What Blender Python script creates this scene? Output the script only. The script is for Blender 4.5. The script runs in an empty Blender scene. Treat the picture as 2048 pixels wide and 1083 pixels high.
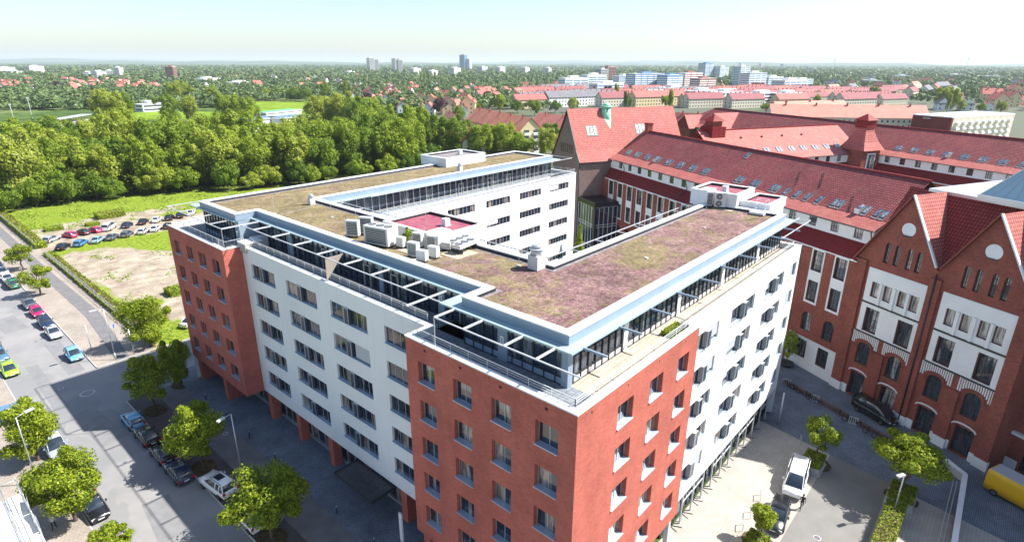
import bpy, bmesh, math, random
import numpy as np
from mathutils import Vector, Matrix, Euler
random.seed(7); rng = np.random.default_rng(7)
S = bpy.context.scene; COL = S.collection; R = math.radians
# ------------------------------------------------------------------ camera
PITCH, ROLL, YAW, FPX, IW, IH = R(19.73), R(.205), R(41.36), 1157.7, 2048., 1083.
CAM = Vector((-24.0, -16.04, 40.95))
_f = Vector((math.cos(YAW)*math.cos(PITCH), math.sin(YAW)*math.cos(PITCH), -math.sin(PITCH)))
_r = Vector((math.sin(YAW), -math.cos(YAW), 0)); _u = _r.cross(_f)
CR = _r*math.cos(ROLL)+_u*math.sin(ROLL); CU = -_r*math.sin(ROLL)+_u*math.cos(ROLL); CF = _f
cd = bpy.data.cameras.new('camera'); cam = bpy.data.objects.new('camera', cd); COL.objects.link(cam)
mw = Matrix((CR, CU, -CF)).transposed().to_4x4(); mw.translation = CAM; cam.matrix_world = mw
cd.sensor_width = 36; cd.lens = FPX/IW*36; cd.clip_start = .5; cd.clip_end = 60000
S.camera = cam; S.render.resolution_x = 1024; S.render.resolution_y = 541
def at(px, py, z=0.):                      # the ground (or height z) point seen at a pixel of the photograph
    d = CR*((px-IW/2)/FPX) + CU*(-(py-IH/2)/FPX) + CF
    return CAM + d*((z-CAM.z)/d.z)
# ------------------------------------------------------------------ world, sun, exposure
SUN_EL = R(48.8); sd = Vector((.727*math.cos(SUN_EL), -.686*math.cos(SUN_EL), math.sin(SUN_EL))).normalized()
W = bpy.data.worlds.new('World'); S.world = W; W.use_nodes = True
nt = W.node_tree; bg = nt.nodes['Background']; sky = nt.nodes.new('ShaderNodeTexSky'); sky.sky_type = 'NISHITA'
sky.sun_disc = False; sky.sun_elevation = SUN_EL; sky.sun_rotation = math.atan2(sd.x, sd.y)
sky.air_density = 1.0; sky.dust_density = 1.0; sky.ozone_density = 2.0; sky.altitude = 60
nt.links.new(sky.outputs[0], bg.inputs[0]); bg.inputs[1].default_value = .095
sl = bpy.data.lights.new('sun', 'SUN'); sl.energy = 5.0; sl.angle = R(.5); sl.color = (1, .955, .88)
so = bpy.data.objects.new('sun', sl); COL.objects.link(so); so.rotation_euler = sd.to_track_quat('Z', 'Y').to_euler(); so.location = (60, -60, 120)
vs = S.view_settings; vs.view_transform = 'Standard'; vs.look = 'None'; vs.gamma = 1; vs.use_curve_mapping = False; vs.exposure = 1.12
try:
    S.cycles.max_bounces = 6; S.cycles.transparent_max_bounces = 8; S.cycles.volume_bounces = 0
except Exception: pass
# ------------------------------------------------------------------ material helpers
MATS = {}
def nodes(name):
    m = bpy.data.materials.new(name); m.use_nodes = True; n = m.node_tree
    b = n.nodes['Principled BSDF']; return m, n, b
def rgb(c): return (c[0], c[1], c[2], 1)
def mat(name, col, rough=.7, metal=0., spec=.5, var=0., scale=.5, detail=4, bump=0., objcol=False, stain=None):
    if name in MATS: return MATS[name]
    m, n, b = nodes(name); L = n.links.new
    b.inputs['Roughness'].default_value = rough; b.inputs['Metallic'].default_value = metal
    b.inputs['Specular IOR Level'].default_value = spec; b.inputs['Base Color'].default_value = rgb(col)
    m.diffuse_color = rgb(col)
    if var or stain:
        g = n.nodes.new('ShaderNodeNewGeometry')
        t = n.nodes.new('ShaderNodeTexNoise'); t.inputs['Scale'].default_value = scale; t.inputs['Detail'].default_value = detail
        L(g.outputs['Position'], t.inputs['Vector'])
        r = n.nodes.new('ShaderNodeMapRange'); L(t.outputs['Fac'], r.inputs['Value'])
        r.inputs['From Min'].default_value = .3; r.inputs['From Max'].default_value = .7
        x = n.nodes.new('ShaderNodeMix'); x.data_type = 'RGBA'; L(r.outputs[0], x.inputs['Factor'])
        c2 = stain if stain else [min(1, v*(1+var)) for v in col]; c1 = [v*(1-var) for v in col] if var else col
        x.inputs['A'].default_value = rgb(c1); x.inputs['B'].default_value = rgb(c2); L(x.outputs['Result'], b.inputs['Base Color'])
        if bump:
            t2 = n.nodes.new('ShaderNodeTexNoise'); t2.inputs['Scale'].default_value = scale*8; L(g.outputs['Position'], t2.inputs['Vector'])
            bp = n.nodes.new('ShaderNodeBump'); bp.inputs['Strength'].default_value = bump; L(t2.outputs['Fac'], bp.inputs['Height']); L(bp.outputs[0], b.inputs['Normal'])
    if objcol:
        oi = n.nodes.new('ShaderNodeObjectInfo'); L(oi.outputs['Color'], b.inputs['Base Color'])
    MATS[name] = m; return m
def ramp(n, fac, stops):
    r = n.nodes.new('ShaderNodeValToRGB'); e = r.color_ramp.elements
    while len(e) < len(stops): e.new(.5)
    for i, (p, c) in enumerate(stops): e[i].position = p; e[i].color = rgb(c)
    n.links.new(fac, r.inputs['Fac']); return r.outputs['Color']
def noise(n, scale, detail=4, rough=.5, vec=None, dist=0.):
    t = n.nodes.new('ShaderNodeTexNoise'); t.inputs['Scale'].default_value = scale; t.inputs['Detail'].default_value = detail
    t.inputs['Roughness'].default_value = rough; t.inputs['Distortion'].default_value = dist
    if vec is None:
        g = n.nodes.new('ShaderNodeNewGeometry'); vec = g.outputs['Position']
    n.links.new(vec, t.inputs['Vector']); return t.outputs['Fac']
def mix(n, a, b, fac, mode='MIX'):
    x = n.nodes.new('ShaderNodeMix'); x.data_type = 'RGBA'; x.blend_type = mode
    for k, v in (('A', a), ('B', b)):
        if isinstance(v, (tuple, list)): x.inputs[k].default_value = rgb(v)
        else: n.links.new(v, x.inputs[k])
    if isinstance(fac, float): x.inputs['Factor'].default_value = fac
    else: n.links.new(fac, x.inputs['Factor'])
    return x.outputs['Result']
def maprange(n, v, a, b, c=0., d=1.):
    r = n.nodes.new('ShaderNodeMapRange'); r.inputs['From Min'].default_value = a; r.inputs['From Max'].default_value = b
    r.inputs['To Min'].default_value = c; r.inputs['To Max'].default_value = d; n.links.new(v, r.inputs['Value']); return r.outputs[0]
def brick_mat(name, c1, c2, mortar, bw=.25, bh=.083, mort=.012, rough=.85, var=.25, big=.12, squash=1., bump=.3, offset=.5, spec=.2, patch=None, streak=0.):
    if name in MATS: return MATS[name]
    m, n, b = nodes(name); L = n.links.new
    uv = n.nodes.new('ShaderNodeTexCoord')
    t = n.nodes.new('ShaderNodeTexBrick'); t.inputs['Scale'].default_value = 1
    t.inputs['Brick Width'].default_value = bw; t.inputs['Row Height'].default_value = bh; t.inputs['Mortar Size'].default_value = mort
    t.inputs['Color1'].default_value = rgb(c1); t.inputs['Color2'].default_value = rgb(c2); t.inputs['Mortar'].default_value = rgb(mortar)
    t.offset = offset; t.inputs['Mortar Smooth'].default_value = .1
    L(uv.outputs['UV'], t.inputs['Vector'])
    f = noise(n, big, 6, .65); f2 = maprange(n, f, .3, .7, 1-var, 1+var)
    h = n.nodes.new('ShaderNodeVectorMath'); h.operation = 'SCALE'; L(t.outputs['Color'], h.inputs[0]); L(f2, h.inputs['Scale'])
    c = h.outputs[0]
    if patch: c = mix(n, c, patch, maprange(n, noise(n, .55, 8, .75, dist=.8), .52, .72, 0, .75))
    if streak:
        gg = n.nodes.new('ShaderNodeNewGeometry'); vv = n.nodes.new('ShaderNodeVectorMath'); vv.operation = 'MULTIPLY'; L(gg.outputs['Position'], vv.inputs[0]); vv.inputs[1].default_value = (1.6, 1.6, .12)
        c = mix(n, c, [x*.55 for x in c1], maprange(n, noise(n, 1., 6, .7, vec=vv.outputs[0]), .5, .8, 0, streak))
    L(c, b.inputs['Base Color']); b.inputs['Roughness'].default_value = rough; b.inputs['Specular IOR Level'].default_value = spec
    if bump:
        bp = n.nodes.new('ShaderNodeBump'); bp.inputs['Strength'].default_value = bump; bp.inputs['Distance'].default_value = .02; bp.invert = True
        L(t.outputs['Fac'], bp.inputs['Height']); L(bp.outputs[0], b.inputs['Normal'])
    MATS[name] = m; m.diffuse_color = rgb(c1); return m
# ------------------------------------------------------------------ mesh builder
class MB:
    def __init__(s): s.v = []; s.f = []; s.m = []; s.mats = []; s.sm = []
    def mi(s, m):
        if m not in s.mats: s.mats.append(m)
        return s.mats.index(m)
    def poly(s, pts, m, smooth=False):
        i = len(s.v); s.v += [tuple(p) for p in pts]; s.f.append(tuple(range(i, i+len(pts)))); s.m.append(s.mi(m)); s.sm.append(smooth)
    def box(s, x0, x1, y0, y1, z0, z1, m, T=None, skip=''):
        P = [(x, y, z) for z in (z0, z1) for (x, y) in ((x0, y0), (x1, y0), (x1, y1), (x0, y1))]
        if T: P = [T(*p) for p in P]
        i = len(s.v); s.v += [tuple(p) for p in P]; k = s.mi(m)
        F = {'b': (3, 2, 1, 0), 't': (4, 5, 6, 7), 'f': (0, 1, 5, 4), 'r': (1, 2, 6, 5), 'k': (2, 3, 7, 6), 'l': (3, 0, 4, 7)}
        for q, f in F.items():
            if q in skip: continue
            s.f.append(tuple(i+j for j in f)); s.m.append(k); s.sm.append(False)
    def prism(s, pts, z0, z1, m, T=None, mtop=None):
        n = len(pts); lo = [(x, y, z0) for x, y in pts]; hi = [(x, y, z1) for x, y in pts]
        if T: lo = [T(*p) for p in lo]; hi = [T(*p) for p in hi]
        s.poly(hi, mtop or m); s.poly(lo[::-1], m)
        for k in range(n): s.poly([lo[k], lo[(k+1) % n], hi[(k+1) % n], hi[k]], m)
    def tube(s, p, q, r, m, n=6, r2=None, smooth=True, cap=True):
        p = Vector(p); q = Vector(q); d = (q-p).normalized(); a = d.orthogonal().normalized(); b = d.cross(a)
        if r2 is None: r2 = r
        A = [p+(a*math.cos(t)+b*math.sin(t))*r for t in [2*math.pi*k/n for k in range(n)]]
        B = [q+(a*math.cos(t)+b*math.sin(t))*r2 for t in [2*math.pi*k/n for k in range(n)]]
        i = len(s.v); s.v += [tuple(x) for x in A+B]; k = s.mi(m)
        for j in range(n): s.f.append((i+j, i+(j+1) % n, i+n+(j+1) % n, i+n+j)); s.m.append(k); s.sm.append(smooth)
        if cap:
            s.f.append(tuple(i+j for j in range(n))[::-1]); s.m.append(k); s.sm.append(False)
            s.f.append(tuple(i+n+j for j in range(n))); s.m.append(k); s.sm.append(False)
    def bar(s, p, q, w, h, m):            # rectangular bar between two points, h vertical
        p = Vector(p); q = Vector(q); d = (q-p).normalized(); up = Vector((0, 0, 1))
        if abs(d.z) > .95: up = Vector((0, 1, 0))
        a = d.cross(up).normalized()*(w/2); b = a.cross(d).normalized()*(h/2)
        P = [p-a-b, p+a-b, p+a+b, p-a+b, q-a-b, q+a-b, q+a+b, q-a+b]
        i = len(s.v); s.v += [tuple(x) for x in P]; k = s.mi(m)
        for f in ((3, 2, 1, 0), (4, 5, 6, 7), (0, 1, 5, 4), (1, 2, 6, 5), (2, 3, 7, 6), (3, 0, 4, 7)):
            s.f.append(tuple(i+j for j in f)); s.m.append(k); s.sm.append(False)
    def build(s, name, parent=None, loc=None, fixn=False):
        o = link(name, s.mesh(name, fixn), parent); 
        if loc: o.location = loc
        return o
    def mesh(s, name, fixn=False):
        me = bpy.data.meshes.new(name); me.from_pydata(s.v, [], s.f)
        for m in s.mats: me.materials.append(m)
        me.polygons.foreach_set('material_index', s.m); me.polygons.foreach_set('use_smooth', s.sm)
        if fixn:
            bm = bmesh.new(); bm.from_mesh(me); bmesh.ops.recalc_face_normals(bm, faces=bm.faces); bm.to_mesh(me); bm.free()
        autouv(me); me.update(); return me
def autouv(me):
    lay = me.uv_layers.new(name='uv'); nl = len(me.loops)
    co = np.empty(len(me.vertices)*3); me.vertices.foreach_get('co', co); co = co.reshape(-1, 3)
    vi = np.empty(nl, dtype=np.int64); me.loops.foreach_get('vertex_index', vi)
    npo = len(me.polygons); nr = np.empty(npo*3); me.polygons.foreach_get('normal', nr); nr = nr.reshape(-1, 3)
    tot = np.empty(npo, dtype=np.int64); me.polygons.foreach_get('loop_total', tot)
    n = np.repeat(nr, tot, axis=0); hz = np.hypot(n[:, 0], n[:, 1]); flat = hz < .05; hz[flat] = 1
    ux = np.where(flat, 1, -n[:, 1]/hz); uy = np.where(flat, 0, n[:, 0]/hz); uz = np.zeros(nl)
    U = np.stack([ux, uy, uz], 1); V = np.cross(n, U); c = co[vi]
    me.uv_layers.active.data.foreach_set('uv', np.stack([(c*U).sum(1), (c*V).sum(1)], 1).ravel())
def link(name, me, parent=None):
    o = bpy.data.objects.new(name, me); COL.objects.link(o)
    if parent: o.parent = parent
    return o
def tag(o, label=None, cat=None, group=None, kind=None):
    if label: o['label'] = label
    if cat: o['category'] = cat
    if group: o['group'] = group
    if kind: o['kind'] = kind
    return o
def thing(name, label, cat, loc=(0, 0, 0), rz=0., group=None):
    o = bpy.data.objects.new(name, None); COL.objects.link(o); o.location = loc; o.rotation_euler = (0, 0, rz); o.empty_display_size = .3
    return tag(o, label, cat, group)
def dup(o, parent=None, loc=None, rz=None):
    c = o.copy(); COL.objects.link(c); c.parent = parent
    if loc is not None: c.location = loc
    if rz is not None: c.rotation_euler = (0, 0, rz)
    for ch in list(o.children): dup(ch, c)
    return c
# a vertical plane: origin, direction along it, outward normal
class Fr:
    def __init__(s, o, ang, flip=1): s.o = Vector(o); s.ang = ang; s.a = Vector((math.cos(ang), math.sin(ang), 0)); s.n = Vector((s.a.y, -s.a.x, 0))
    def P(s, a, z, d=0.): return s.o + s.a*a + Vector((0, 0, z)) + s.n*d
    def T(s): return lambda a, d, z: s.P(a, z, -d)
def clip(poly, hp):
    for (A, B, C_) in hp:                 # keep A*a+B*z<=C
        out = []
        for i in range(len(poly)):
            p, q = poly[i], poly[(i+1) % len(poly)]; fp = A*p[0]+B*p[1]-C_; fq = A*q[0]+B*q[1]-C_
            if fp <= 1e-6: out.append(p)
            if (fp < -1e-6 and fq > 1e-6) or (fp > 1e-6 and fq < -1e-6):
                t = fp/(fp-fq); out.append((p[0]+(q[0]-p[0])*t, p[1]+(q[1]-p[1])*t))
        poly = out
        if len(poly) < 3: return None
    return poly
def wall(mb, fr, a0, a1, z0, z1, holes, depth, m, mrev=None, hp=(), off=0.):
    """front skin with real openings and their reveals"""
    mrev = mrev or m; xs = sorted(set([a0, a1]+[h[0] for h in holes]+[h[1] for h in holes])); xs = [x for x in xs if a0 <= x <= a1]
    for i in range(len(xs)-1):
        xa, xb = xs[i], xs[i+1]; xm = (xa+xb)/2
        hh = sorted([(h[2], h[3]) for h in holes if h[0] < xm < h[1]]); z = z0; segs = []
        for (u, w) in hh: segs.append((z, u)); z = w
        segs.append((z, z1))
        for (u, w) in segs:
            if w-u < 1e-4: continue
            p = clip([(xa, u), (xb, u), (xb, w), (xa, w)], hp) if hp else [(xa, u), (xb, u), (xb, w), (xa, w)]
            if p: mb.poly([fr.P(a, zz, off) for a, zz in p], m)
    for (b0, b1, u, w) in [h[:4] for h in holes]:
        P = lambda a, zz, d: fr.P(a, zz, off-d)
        mb.poly([P(b0, u, 0), P(b0, u, depth), P(b1, u, depth), P(b1, u, 0)][::-1], mrev)
        mb.poly([P(b0, w, 0), P(b1, w, 0), P(b1, w, depth), P(b0, w, depth)][::-1], mrev)
        mb.poly([P(b0, u, 0), P(b0, w, 0), P(b0, w, depth), P(b0, u, depth)][::-1], mrev)
        mb.poly([P(b1, u, 0), P(b1, u, depth), P(b1, w, depth), P(b1, w, 0)][::-1], mrev)
_wc = {}
def window(parent, fr, a0, a1, z0, z1, depth, mf, mp, nv=2, nh=1, fw=.07, sill=None, name='window', off=0., uneven=None, arch=False, bm_=.05):
    """one window: a frame mesh with its pane (and sill) as sub-parts; cached by size"""
    w, h = round(a1-a0, 3), round(z1-z0, 3); key = (w, h, depth, mf.name, mp.name, nv, nh, fw, sill.name if sill else 0, uneven, arch)
    if key not in _wc:
        f = MB(); f.box(0, w, 0, .06, 0, fw, mf); f.box(0, w, 0, .06, h-fw, h, mf)
        f.box(0, fw, 0, .06, fw, h-fw, mf); f.box(w-fw, w, 0, .06, fw, h-fw, mf)
        xs = uneven or [k/nv for k in range(1, nv)]
        for k in xs: f.box(w*k-bm_/2, w*k+bm_/2, .004, .055, fw, h-fw, mf)
        for k in range(1, nh): zz = h*k/nh; f.box(fw, w-fw, .008, .05, zz-bm_*.4, zz+bm_*.4, mf)
        p = MB(); p.poly([(fw, .03, fw), (w-fw, .03, fw), (w-fw, .03, h-fw), (fw, .03, h-fw)], mp)
        sm = None
        if sill:
            s_ = MB(); s_.box(-.02, w+.02, -depth-.05, -.005, -.02, .03, sill); sm = s_.mesh('sill')
        _wc[key] = (f.mesh('window_frame'), p.mesh('pane'), sm)
    a, b, c = _wc[key]; o = link(name, a, parent); o.location = fr.P(a0, z0, off-depth+.06 if depth > .05 else off+.06); o.rotation_euler = (0, 0, fr.ang)
    link('pane', b, o)
    if c: link('sill', c, o)
    return o
# ------------------------------------------------------------------ materials
def streaked(name, col, amt=.09):
    m, n, b = nodes(name); g = n.nodes.new('ShaderNodeNewGeometry'); v = n.nodes.new('ShaderNodeVectorMath'); v.operation = 'MULTIPLY'; n.links.new(g.outputs['Position'], v.inputs[0]); v.inputs[1].default_value = (2.2, 2.2, .16)
    c = mix(n, col, [x*(1-amt) for x in col], maprange(n, noise(n, 1., 5, .65, vec=v.outputs[0]), .5, .78)); c = mix(n, c, [x*(1-amt*.8) for x in col], maprange(n, noise(n, .12, 5, .6), .45, .75)); n.links.new(c, b.inputs['Base Color']); b.inputs['Roughness'].default_value = .85; b.inputs['Specular IOR Level'].default_value = .2; MATS[name] = m; m.diffuse_color = rgb(col); return m
WHITE = streaked('white_render', (.76, .765, .76))
COPING = mat('coping_metal', (.74, .76, .77), .45, .1, var=.05, scale=.8)
UPST = mat('upstand_sheet', (.25, .32, .40), .55, .1, var=.08, scale=.6)
CANOPY = mat('canopy_sheet', (.34, .45, .49), .5, .15, var=.07, scale=.5)
STEEL = mat('galvanised_steel', (.55, .58, .60), .4, .6)
WSTEEL = mat('white_steel', (.52, .54, .56), .45, .15)
DARKM = mat('dark_frame', (.025, .03, .035), .5)
ALU = mat('aluminium_frame', (.42, .45, .48), .4, .5)
BLUSILL = mat('sill_sheet', (.50, .60, .70), .35, .4)
CONC = mat('concrete', (.42, .41, .39), .9, var=.12, scale=.7, bump=.1)
BRICK = brick_mat('red_facing_brick', (.50, .145, .105), (.40, .10, .075), (.31, .115, .09), .25, .083, .009, var=.2, big=.3, bump=.2, streak=.45)
BRICKO = brick_mat('old_brick', (.33, .075, .045), (.19, .035, .025), (.22, .13, .11), .26, .085, .012, var=.22, big=.3)
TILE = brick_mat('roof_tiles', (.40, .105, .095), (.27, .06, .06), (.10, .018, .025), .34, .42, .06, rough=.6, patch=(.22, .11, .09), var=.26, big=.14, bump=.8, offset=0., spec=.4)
TILEL = brick_mat('lit_roof_tiles', (.52, .19, .16), (.43, .145, .125), (.26, .06, .06), .34, .42, .05, rough=.7, patch=(.46, .22, .16), var=.10, big=.25, bump=.5, offset=0.)  # paler copy of the roof tiles, sunlight on facing slopes put into the colour
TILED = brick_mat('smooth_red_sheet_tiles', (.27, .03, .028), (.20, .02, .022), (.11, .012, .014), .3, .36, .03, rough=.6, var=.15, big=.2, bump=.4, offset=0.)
SANDP = brick_mat('beige_paving', (.34, .29, .25), (.29, .255, .22), (.2, .18, .16), .4, .4, .02, var=.16, big=.25, bump=.1)
GREYP = brick_mat('grey_sett_paving', (.20, .23, .27), (.15, .175, .21), (.08, .095, .12), .22, .16, .02, var=.25, big=.4, bump=.3)
COURTP = brick_mat('pale_court_paving', (.40, .375, .33), (.36, .335, .30), (.27, .255, .23), .6, .3, .015, var=.13, big=.35, bump=.1)
TERR = brick_mat('terrace_slabs', (.46, .40, .31), (.40, .35, .28), (.2, .17, .13), .5, .5, .02, var=.25, big=.7, bump=.1)
TERRD = brick_mat('terrace_slabs_grey', (.22, .24, .27), (.17, .19, .22), (.09, .1, .11), .5, .5, .02, var=.3, big=.7, bump=.1)
RUB = mat('rubber', (.012, .012, .013), .8); RIM = mat('alloy_rim', (.35, .36, .38), .35, .8)
WOOD = mat('bark', (.09, .065, .045), .95, var=.3, scale=6, bump=.4)
BLACK = mat('black_paint', (.015, .016, .018), .4)
DARKVOID = mat('dark_interior', (.02, .021, .025), .9)
GREENCU = mat('green_copper', (.28, .62, .42), .6, var=.15, scale=1.2)
def road_mat():
    m, n, b = nodes('asphalt'); f = noise(n, .16, 8, .62); g = noise(n, 22, 2)
    c = ramp(n, f, [(.3, (.19, .195, .20)), (.52, (.245, .24, .24)), (.72, (.29, .28, .27))])
    c = mix(n, c, (.12, .12, .12), maprange(n, g, .55, .9, 0, .35))
    c = mix(n, c, (.19, .195, .20), maprange(n, noise(n, .05, 3, .5, dist=2.), .56, .58, 0, .6))
    n.links.new(c, b.inputs['Base Color']); b.inputs['Roughness'].default_value = .9; MATS['asphalt'] = m; return m
ROAD = road_mat()
ASPHD = mat('path_asphalt', (.15, .145, .15), .9, var=.15, scale=.8)
def sedum():
    m, n, b = nodes('sedum_roof')
    g = n.nodes.new('ShaderNodeNewGeometry'); sx = n.nodes.new('ShaderNodeSeparateXYZ'); n.links.new(g.outputs['Position'], sx.inputs[0])
    big = noise(n, .16, 6, .6, dist=.6); mid = noise(n, 1.1, 8, .72); fine = noise(n, 3.6, 10, .85)
    pur = ramp(n, fine, [(.34, (.045, .026, .026)), (.46, (.16, .09, .092)), (.56, (.30, .185, .185)), (.68, (.46, .34, .34))])
    oli = ramp(n, fine, [(.3, (.06, .045, .025)), (.46, (.18, .14, .08)), (.6, (.30, .24, .145)), (.74, (.42, .35, .23))])
    s1 = n.nodes.new('ShaderNodeMath'); s1.operation = 'MULTIPLY_ADD'; n.links.new(sx.outputs['Y'], s1.inputs[0]); s1.inputs[1].default_value = .005; n.links.new(big, s1.inputs[2])
    s2 = n.nodes.new('ShaderNodeMath'); s2.operation = 'MULTIPLY_ADD'; n.links.new(mid, s2.inputs[0]); s2.inputs[1].default_value = .6; n.links.new(s1.outputs[0], s2.inputs[2])
    c = mix(n, pur, oli, maprange(n, s2.outputs[0], .81, .93))
    c = mix(n, c, (.22, .20, .06), maprange(n, noise(n, .45, 8, .75, dist=1.6), .54, .68, 0, .6)); c = mix(n, c, (.10, .06, .035), maprange(n, noise(n, .9, 6, .7, dist=.5), .60, .72, 0, .6))
    c = mix(n, c, (.40, .32, .29), maprange(n, noise(n, 14, 3, .6), .64, .76, 0, .7))
    sc = n.nodes.new('ShaderNodeVectorMath'); sc.operation = 'SCALE'; n.links.new(c, sc.inputs[0]); n.links.new(maprange(n, noise(n, .38, 9, .78, dist=1.), .36, .66, .58, 1.35), sc.inputs['Scale'])
    c = mix(n, sc.outputs[0], (.17, .17, .045), maprange(n, noise(n, .23, 9, .8, dist=2.), .55, .66, 0, .55))
    n.links.new(c, b.inputs['Base Color']); b.inputs['Roughness'].default_value = .95; b.inputs['Specular IOR Level'].default_value = .1
    bp = n.nodes.new('ShaderNodeBump'); bp.inputs['Strength'].default_value = .9; bp.inputs['Distance'].default_value = .12; n.links.new(fine, bp.inputs['Height']); n.links.new(bp.outputs[0], b.inputs['Normal'])
    MATS['sedum_roof'] = m; return m
SEDUM = sedum()
PEB = mat('gravel_edge', (.20, .18, .19), .95, var=.5, scale=5, detail=6)
REDFELT = mat('magenta_gravel', (.30, .045, .10), .9, var=.25, scale=1.5, stain=(.30, .10, .12))
def glass(name, base, curtain=(.38, .30, .25), amt=.5, rough=.04, green=0.):
    m, n, b = nodes(name); oi = n.nodes.new('ShaderNodeObjectInfo'); tc = n.nodes.new('ShaderNodeTexCoord')
    ad = n.nodes.new('ShaderNodeVectorMath'); ad.operation = 'MULTIPLY_ADD'; n.links.new(tc.outputs['Object'], ad.inputs[0]); ad.inputs[1].default_value = (1, 1, .12)
    cb = n.nodes.new('ShaderNodeCombineXYZ'); 
    mu = n.nodes.new('ShaderNodeMath'); mu.operation = 'MULTIPLY'; mu.inputs[1].default_value = 53; n.links.new(oi.outputs['Random'], mu.inputs[0])
    for k in range(3): n.links.new(mu.outputs[0], cb.inputs[k])
    n.links.new(cb.outputs[0], ad.inputs[2])
    f = noise(n, .75, 1, .5, vec=ad.outputs[0]); f2 = noise(n, 5, 2, .5, vec=ad.outputs[0])
    c = mix(n, base, curtain, maprange(n, f, .57, .60, 0, amt)); c = mix(n, c, (.012, .016, .024), maprange(n, f2, .45, .6, 0, .75))
    if green: c = mix(n, c, (.22, .27, .03), maprange(n, noise(n, .9, 3, .7, vec=ad.outputs[0]), .58, .62, 0, green))
    n.links.new(c, b.inputs['Base Color']); b.inputs['Roughness'].default_value = rough; b.inputs['Specular IOR Level'].default_value = .9; b.inputs['IOR'].default_value = 1.6
    MATS[name] = m; m.diffuse_color = rgb(base); return m
GL = glass('window_glass', (.014, .022, .042), amt=.8); GLT = glass('office_glass', (.05, .08, .11), (.55, .58, .58), .5)
GLO = glass('old_window_glass', (.05, .055, .07), (.5, .5, .48), .75); GLP = glass('penthouse_glass', (.025, .045, .08), (.24, .28, .30), .6)
GLS = glass('skylight_glass', (.20, .26, .34), (.45, .5, .56), .8, rough=.15)
GLL = glass('pale_reflecting_glass', (.50, .52, .46), (.66, .66, .60), .8, .2)  # pale reflection painted into the pane colour
CARG = mat('car_glass', (.02, .03, .045), .03, spec=1.)
BLIND = mat('grey_blind', (.42, .45, .47), .8); BLINDP = mat('pale_blind', (.62, .58, .58), .8)
def car_paint():
    m, n, b = nodes('car_paint'); oi = n.nodes.new('ShaderNodeObjectInfo'); n.links.new(oi.outputs['Color'], b.inputs['Base Color'])
    b.inputs['Roughness'].default_value = .25; b.inputs['Coat Weight'].default_value = .6; b.inputs['Coat Roughness'].default_value = .05; MATS['car_paint'] = m; return m
PAINT = car_paint(); HEAD = mat('headlight_lens', (.7, .72, .74), .1, spec=1.); TAIL = mat('taillight_lens', (.45, .01, .01), .2, spec=.8)
# ------------------------------------------------------------------ ground
def struct(name, mb_or_me, loc=None):
    o = mb_or_me.build(name) if isinstance(mb_or_me, MB) else link(name, mb_or_me)
    if loc: o.location = loc
    return tag(o, kind='structure')
def terrain():
    m, n, b = nodes('terrain_green')
    f = noise(n, .004, 10, .7); g = noise(n, .05, 5, .7)
    c = ramp(n, f, [(.30, (.05, .075, .035)), (.42, (.06, .10, .035)), (.50, (.09, .14, .04)), (.56, (.16, .19, .08)), (.60, (.07, .10, .04)), (.72, (.05, .075, .035))])
    c = mix(n, c, (.02, .04, .012), maprange(n, g, .5, .62, 0, .8))
    n.links.new(c, b.inputs['Base Color']); b.inputs['Roughness'].default_value = 1.; b.inputs['Specular IOR Level'].default_value = 0.; MATS['terrain'] = m; return m
TERRAIN = terrain()
g = MB(); g.poly([(-40000, -40000, -.06), (40000, -40000, -.06), (40000, 40000, -.06), (-40000, 40000, -.06)], TERRAIN); struct('terrain', g)
def hills():
    vs_, fs = [], []; k = 0
    for ring, (dist, amp) in enumerate(((9500, 24), (13500, 62), (19000, 105))):
        N = 160; base = len(vs_)
        for i in range(N+1):
            t = YAW + math.radians(62) - math.radians(124)*i/N
            h = amp*(.62+.28*math.sin(i*.11+ring*2)+.14*math.sin(i*.37+ring)+.08*math.sin(i*.9+ring*5)) * (1+.35*math.exp(-((i-98)/26.)**2))
            for q, (dd, hh) in enumerate(((-900, -1), (0, h), (900, h*.7), (1800, -1))):
                r_ = dist+dd; vs_.append((CAM.x+r_*math.cos(t), CAM.y+r_*math.sin(t), hh))
        for i in range(N):
            for q in range(3): a = base+i*4+q; fs.append((a, a+1, a+5, a+4))
    me = bpy.data.meshes.new('hills'); me.from_pydata(vs_, [], fs); m, n, b = nodes('far_woodland')
    c = ramp(n, noise(n, .0022, 6, .7), [(.35, (.03, .065, .03)), (.55, (.05, .095, .035)), (.66, (.10, .14, .06))]); n.links.new(c, b.inputs['Base Color']); b.inputs['Roughness'].default_value = 1
    b.inputs['Specular IOR Level'].default_value = 0
    me.materials.append(m); struct('hills', me)
hills()
def sheet(name, pts, m, z=0.):
    b = MB(); b.poly([(x, y, z) for x, y in pts], m); return struct(name, b)
def rect(name, x0, x1, y0, y1, m, z=0.): return sheet(name, [(x0, y0), (x1, y0), (x1, y1), (x0, y1)], m, z)
rect('road', -15.6, -8.4, -60, 420, ROAD, -.02)
rect('side_road', -8.4, 14, 63.5, 76.2, ROAD, -.02)
def slab(name, pts, z0, z1, m):
    b = MB(); b.prism(pts, z0, z1, m); return struct(name, b)
R4 = lambda x0, x1, y0, y1: [(x0, y0), (x1, y0), (x1, y1), (x0, y1)]
slab('parking_lane', R4(-19.9, -15.6, -60, 420), -.05, -.012, ROAD)
slab('opposite_pavement', R4(-60, -17.9, -60, 420), -.05, .10, SANDP)
slab('tree_strip', R4(-8.4, -5.3, -40, 63.4), -.05, .008, brick_mat('dark_block_paving', (.14, .12, .12), (.10, .085, .09), (.05, .045, .05), .2, .1, .01, var=.25, big=.4, bump=.2))
slab('cycle_path', R4(-5.3, -2.1, -40, 63.4), -.05, .06, ASPHD)
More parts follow.
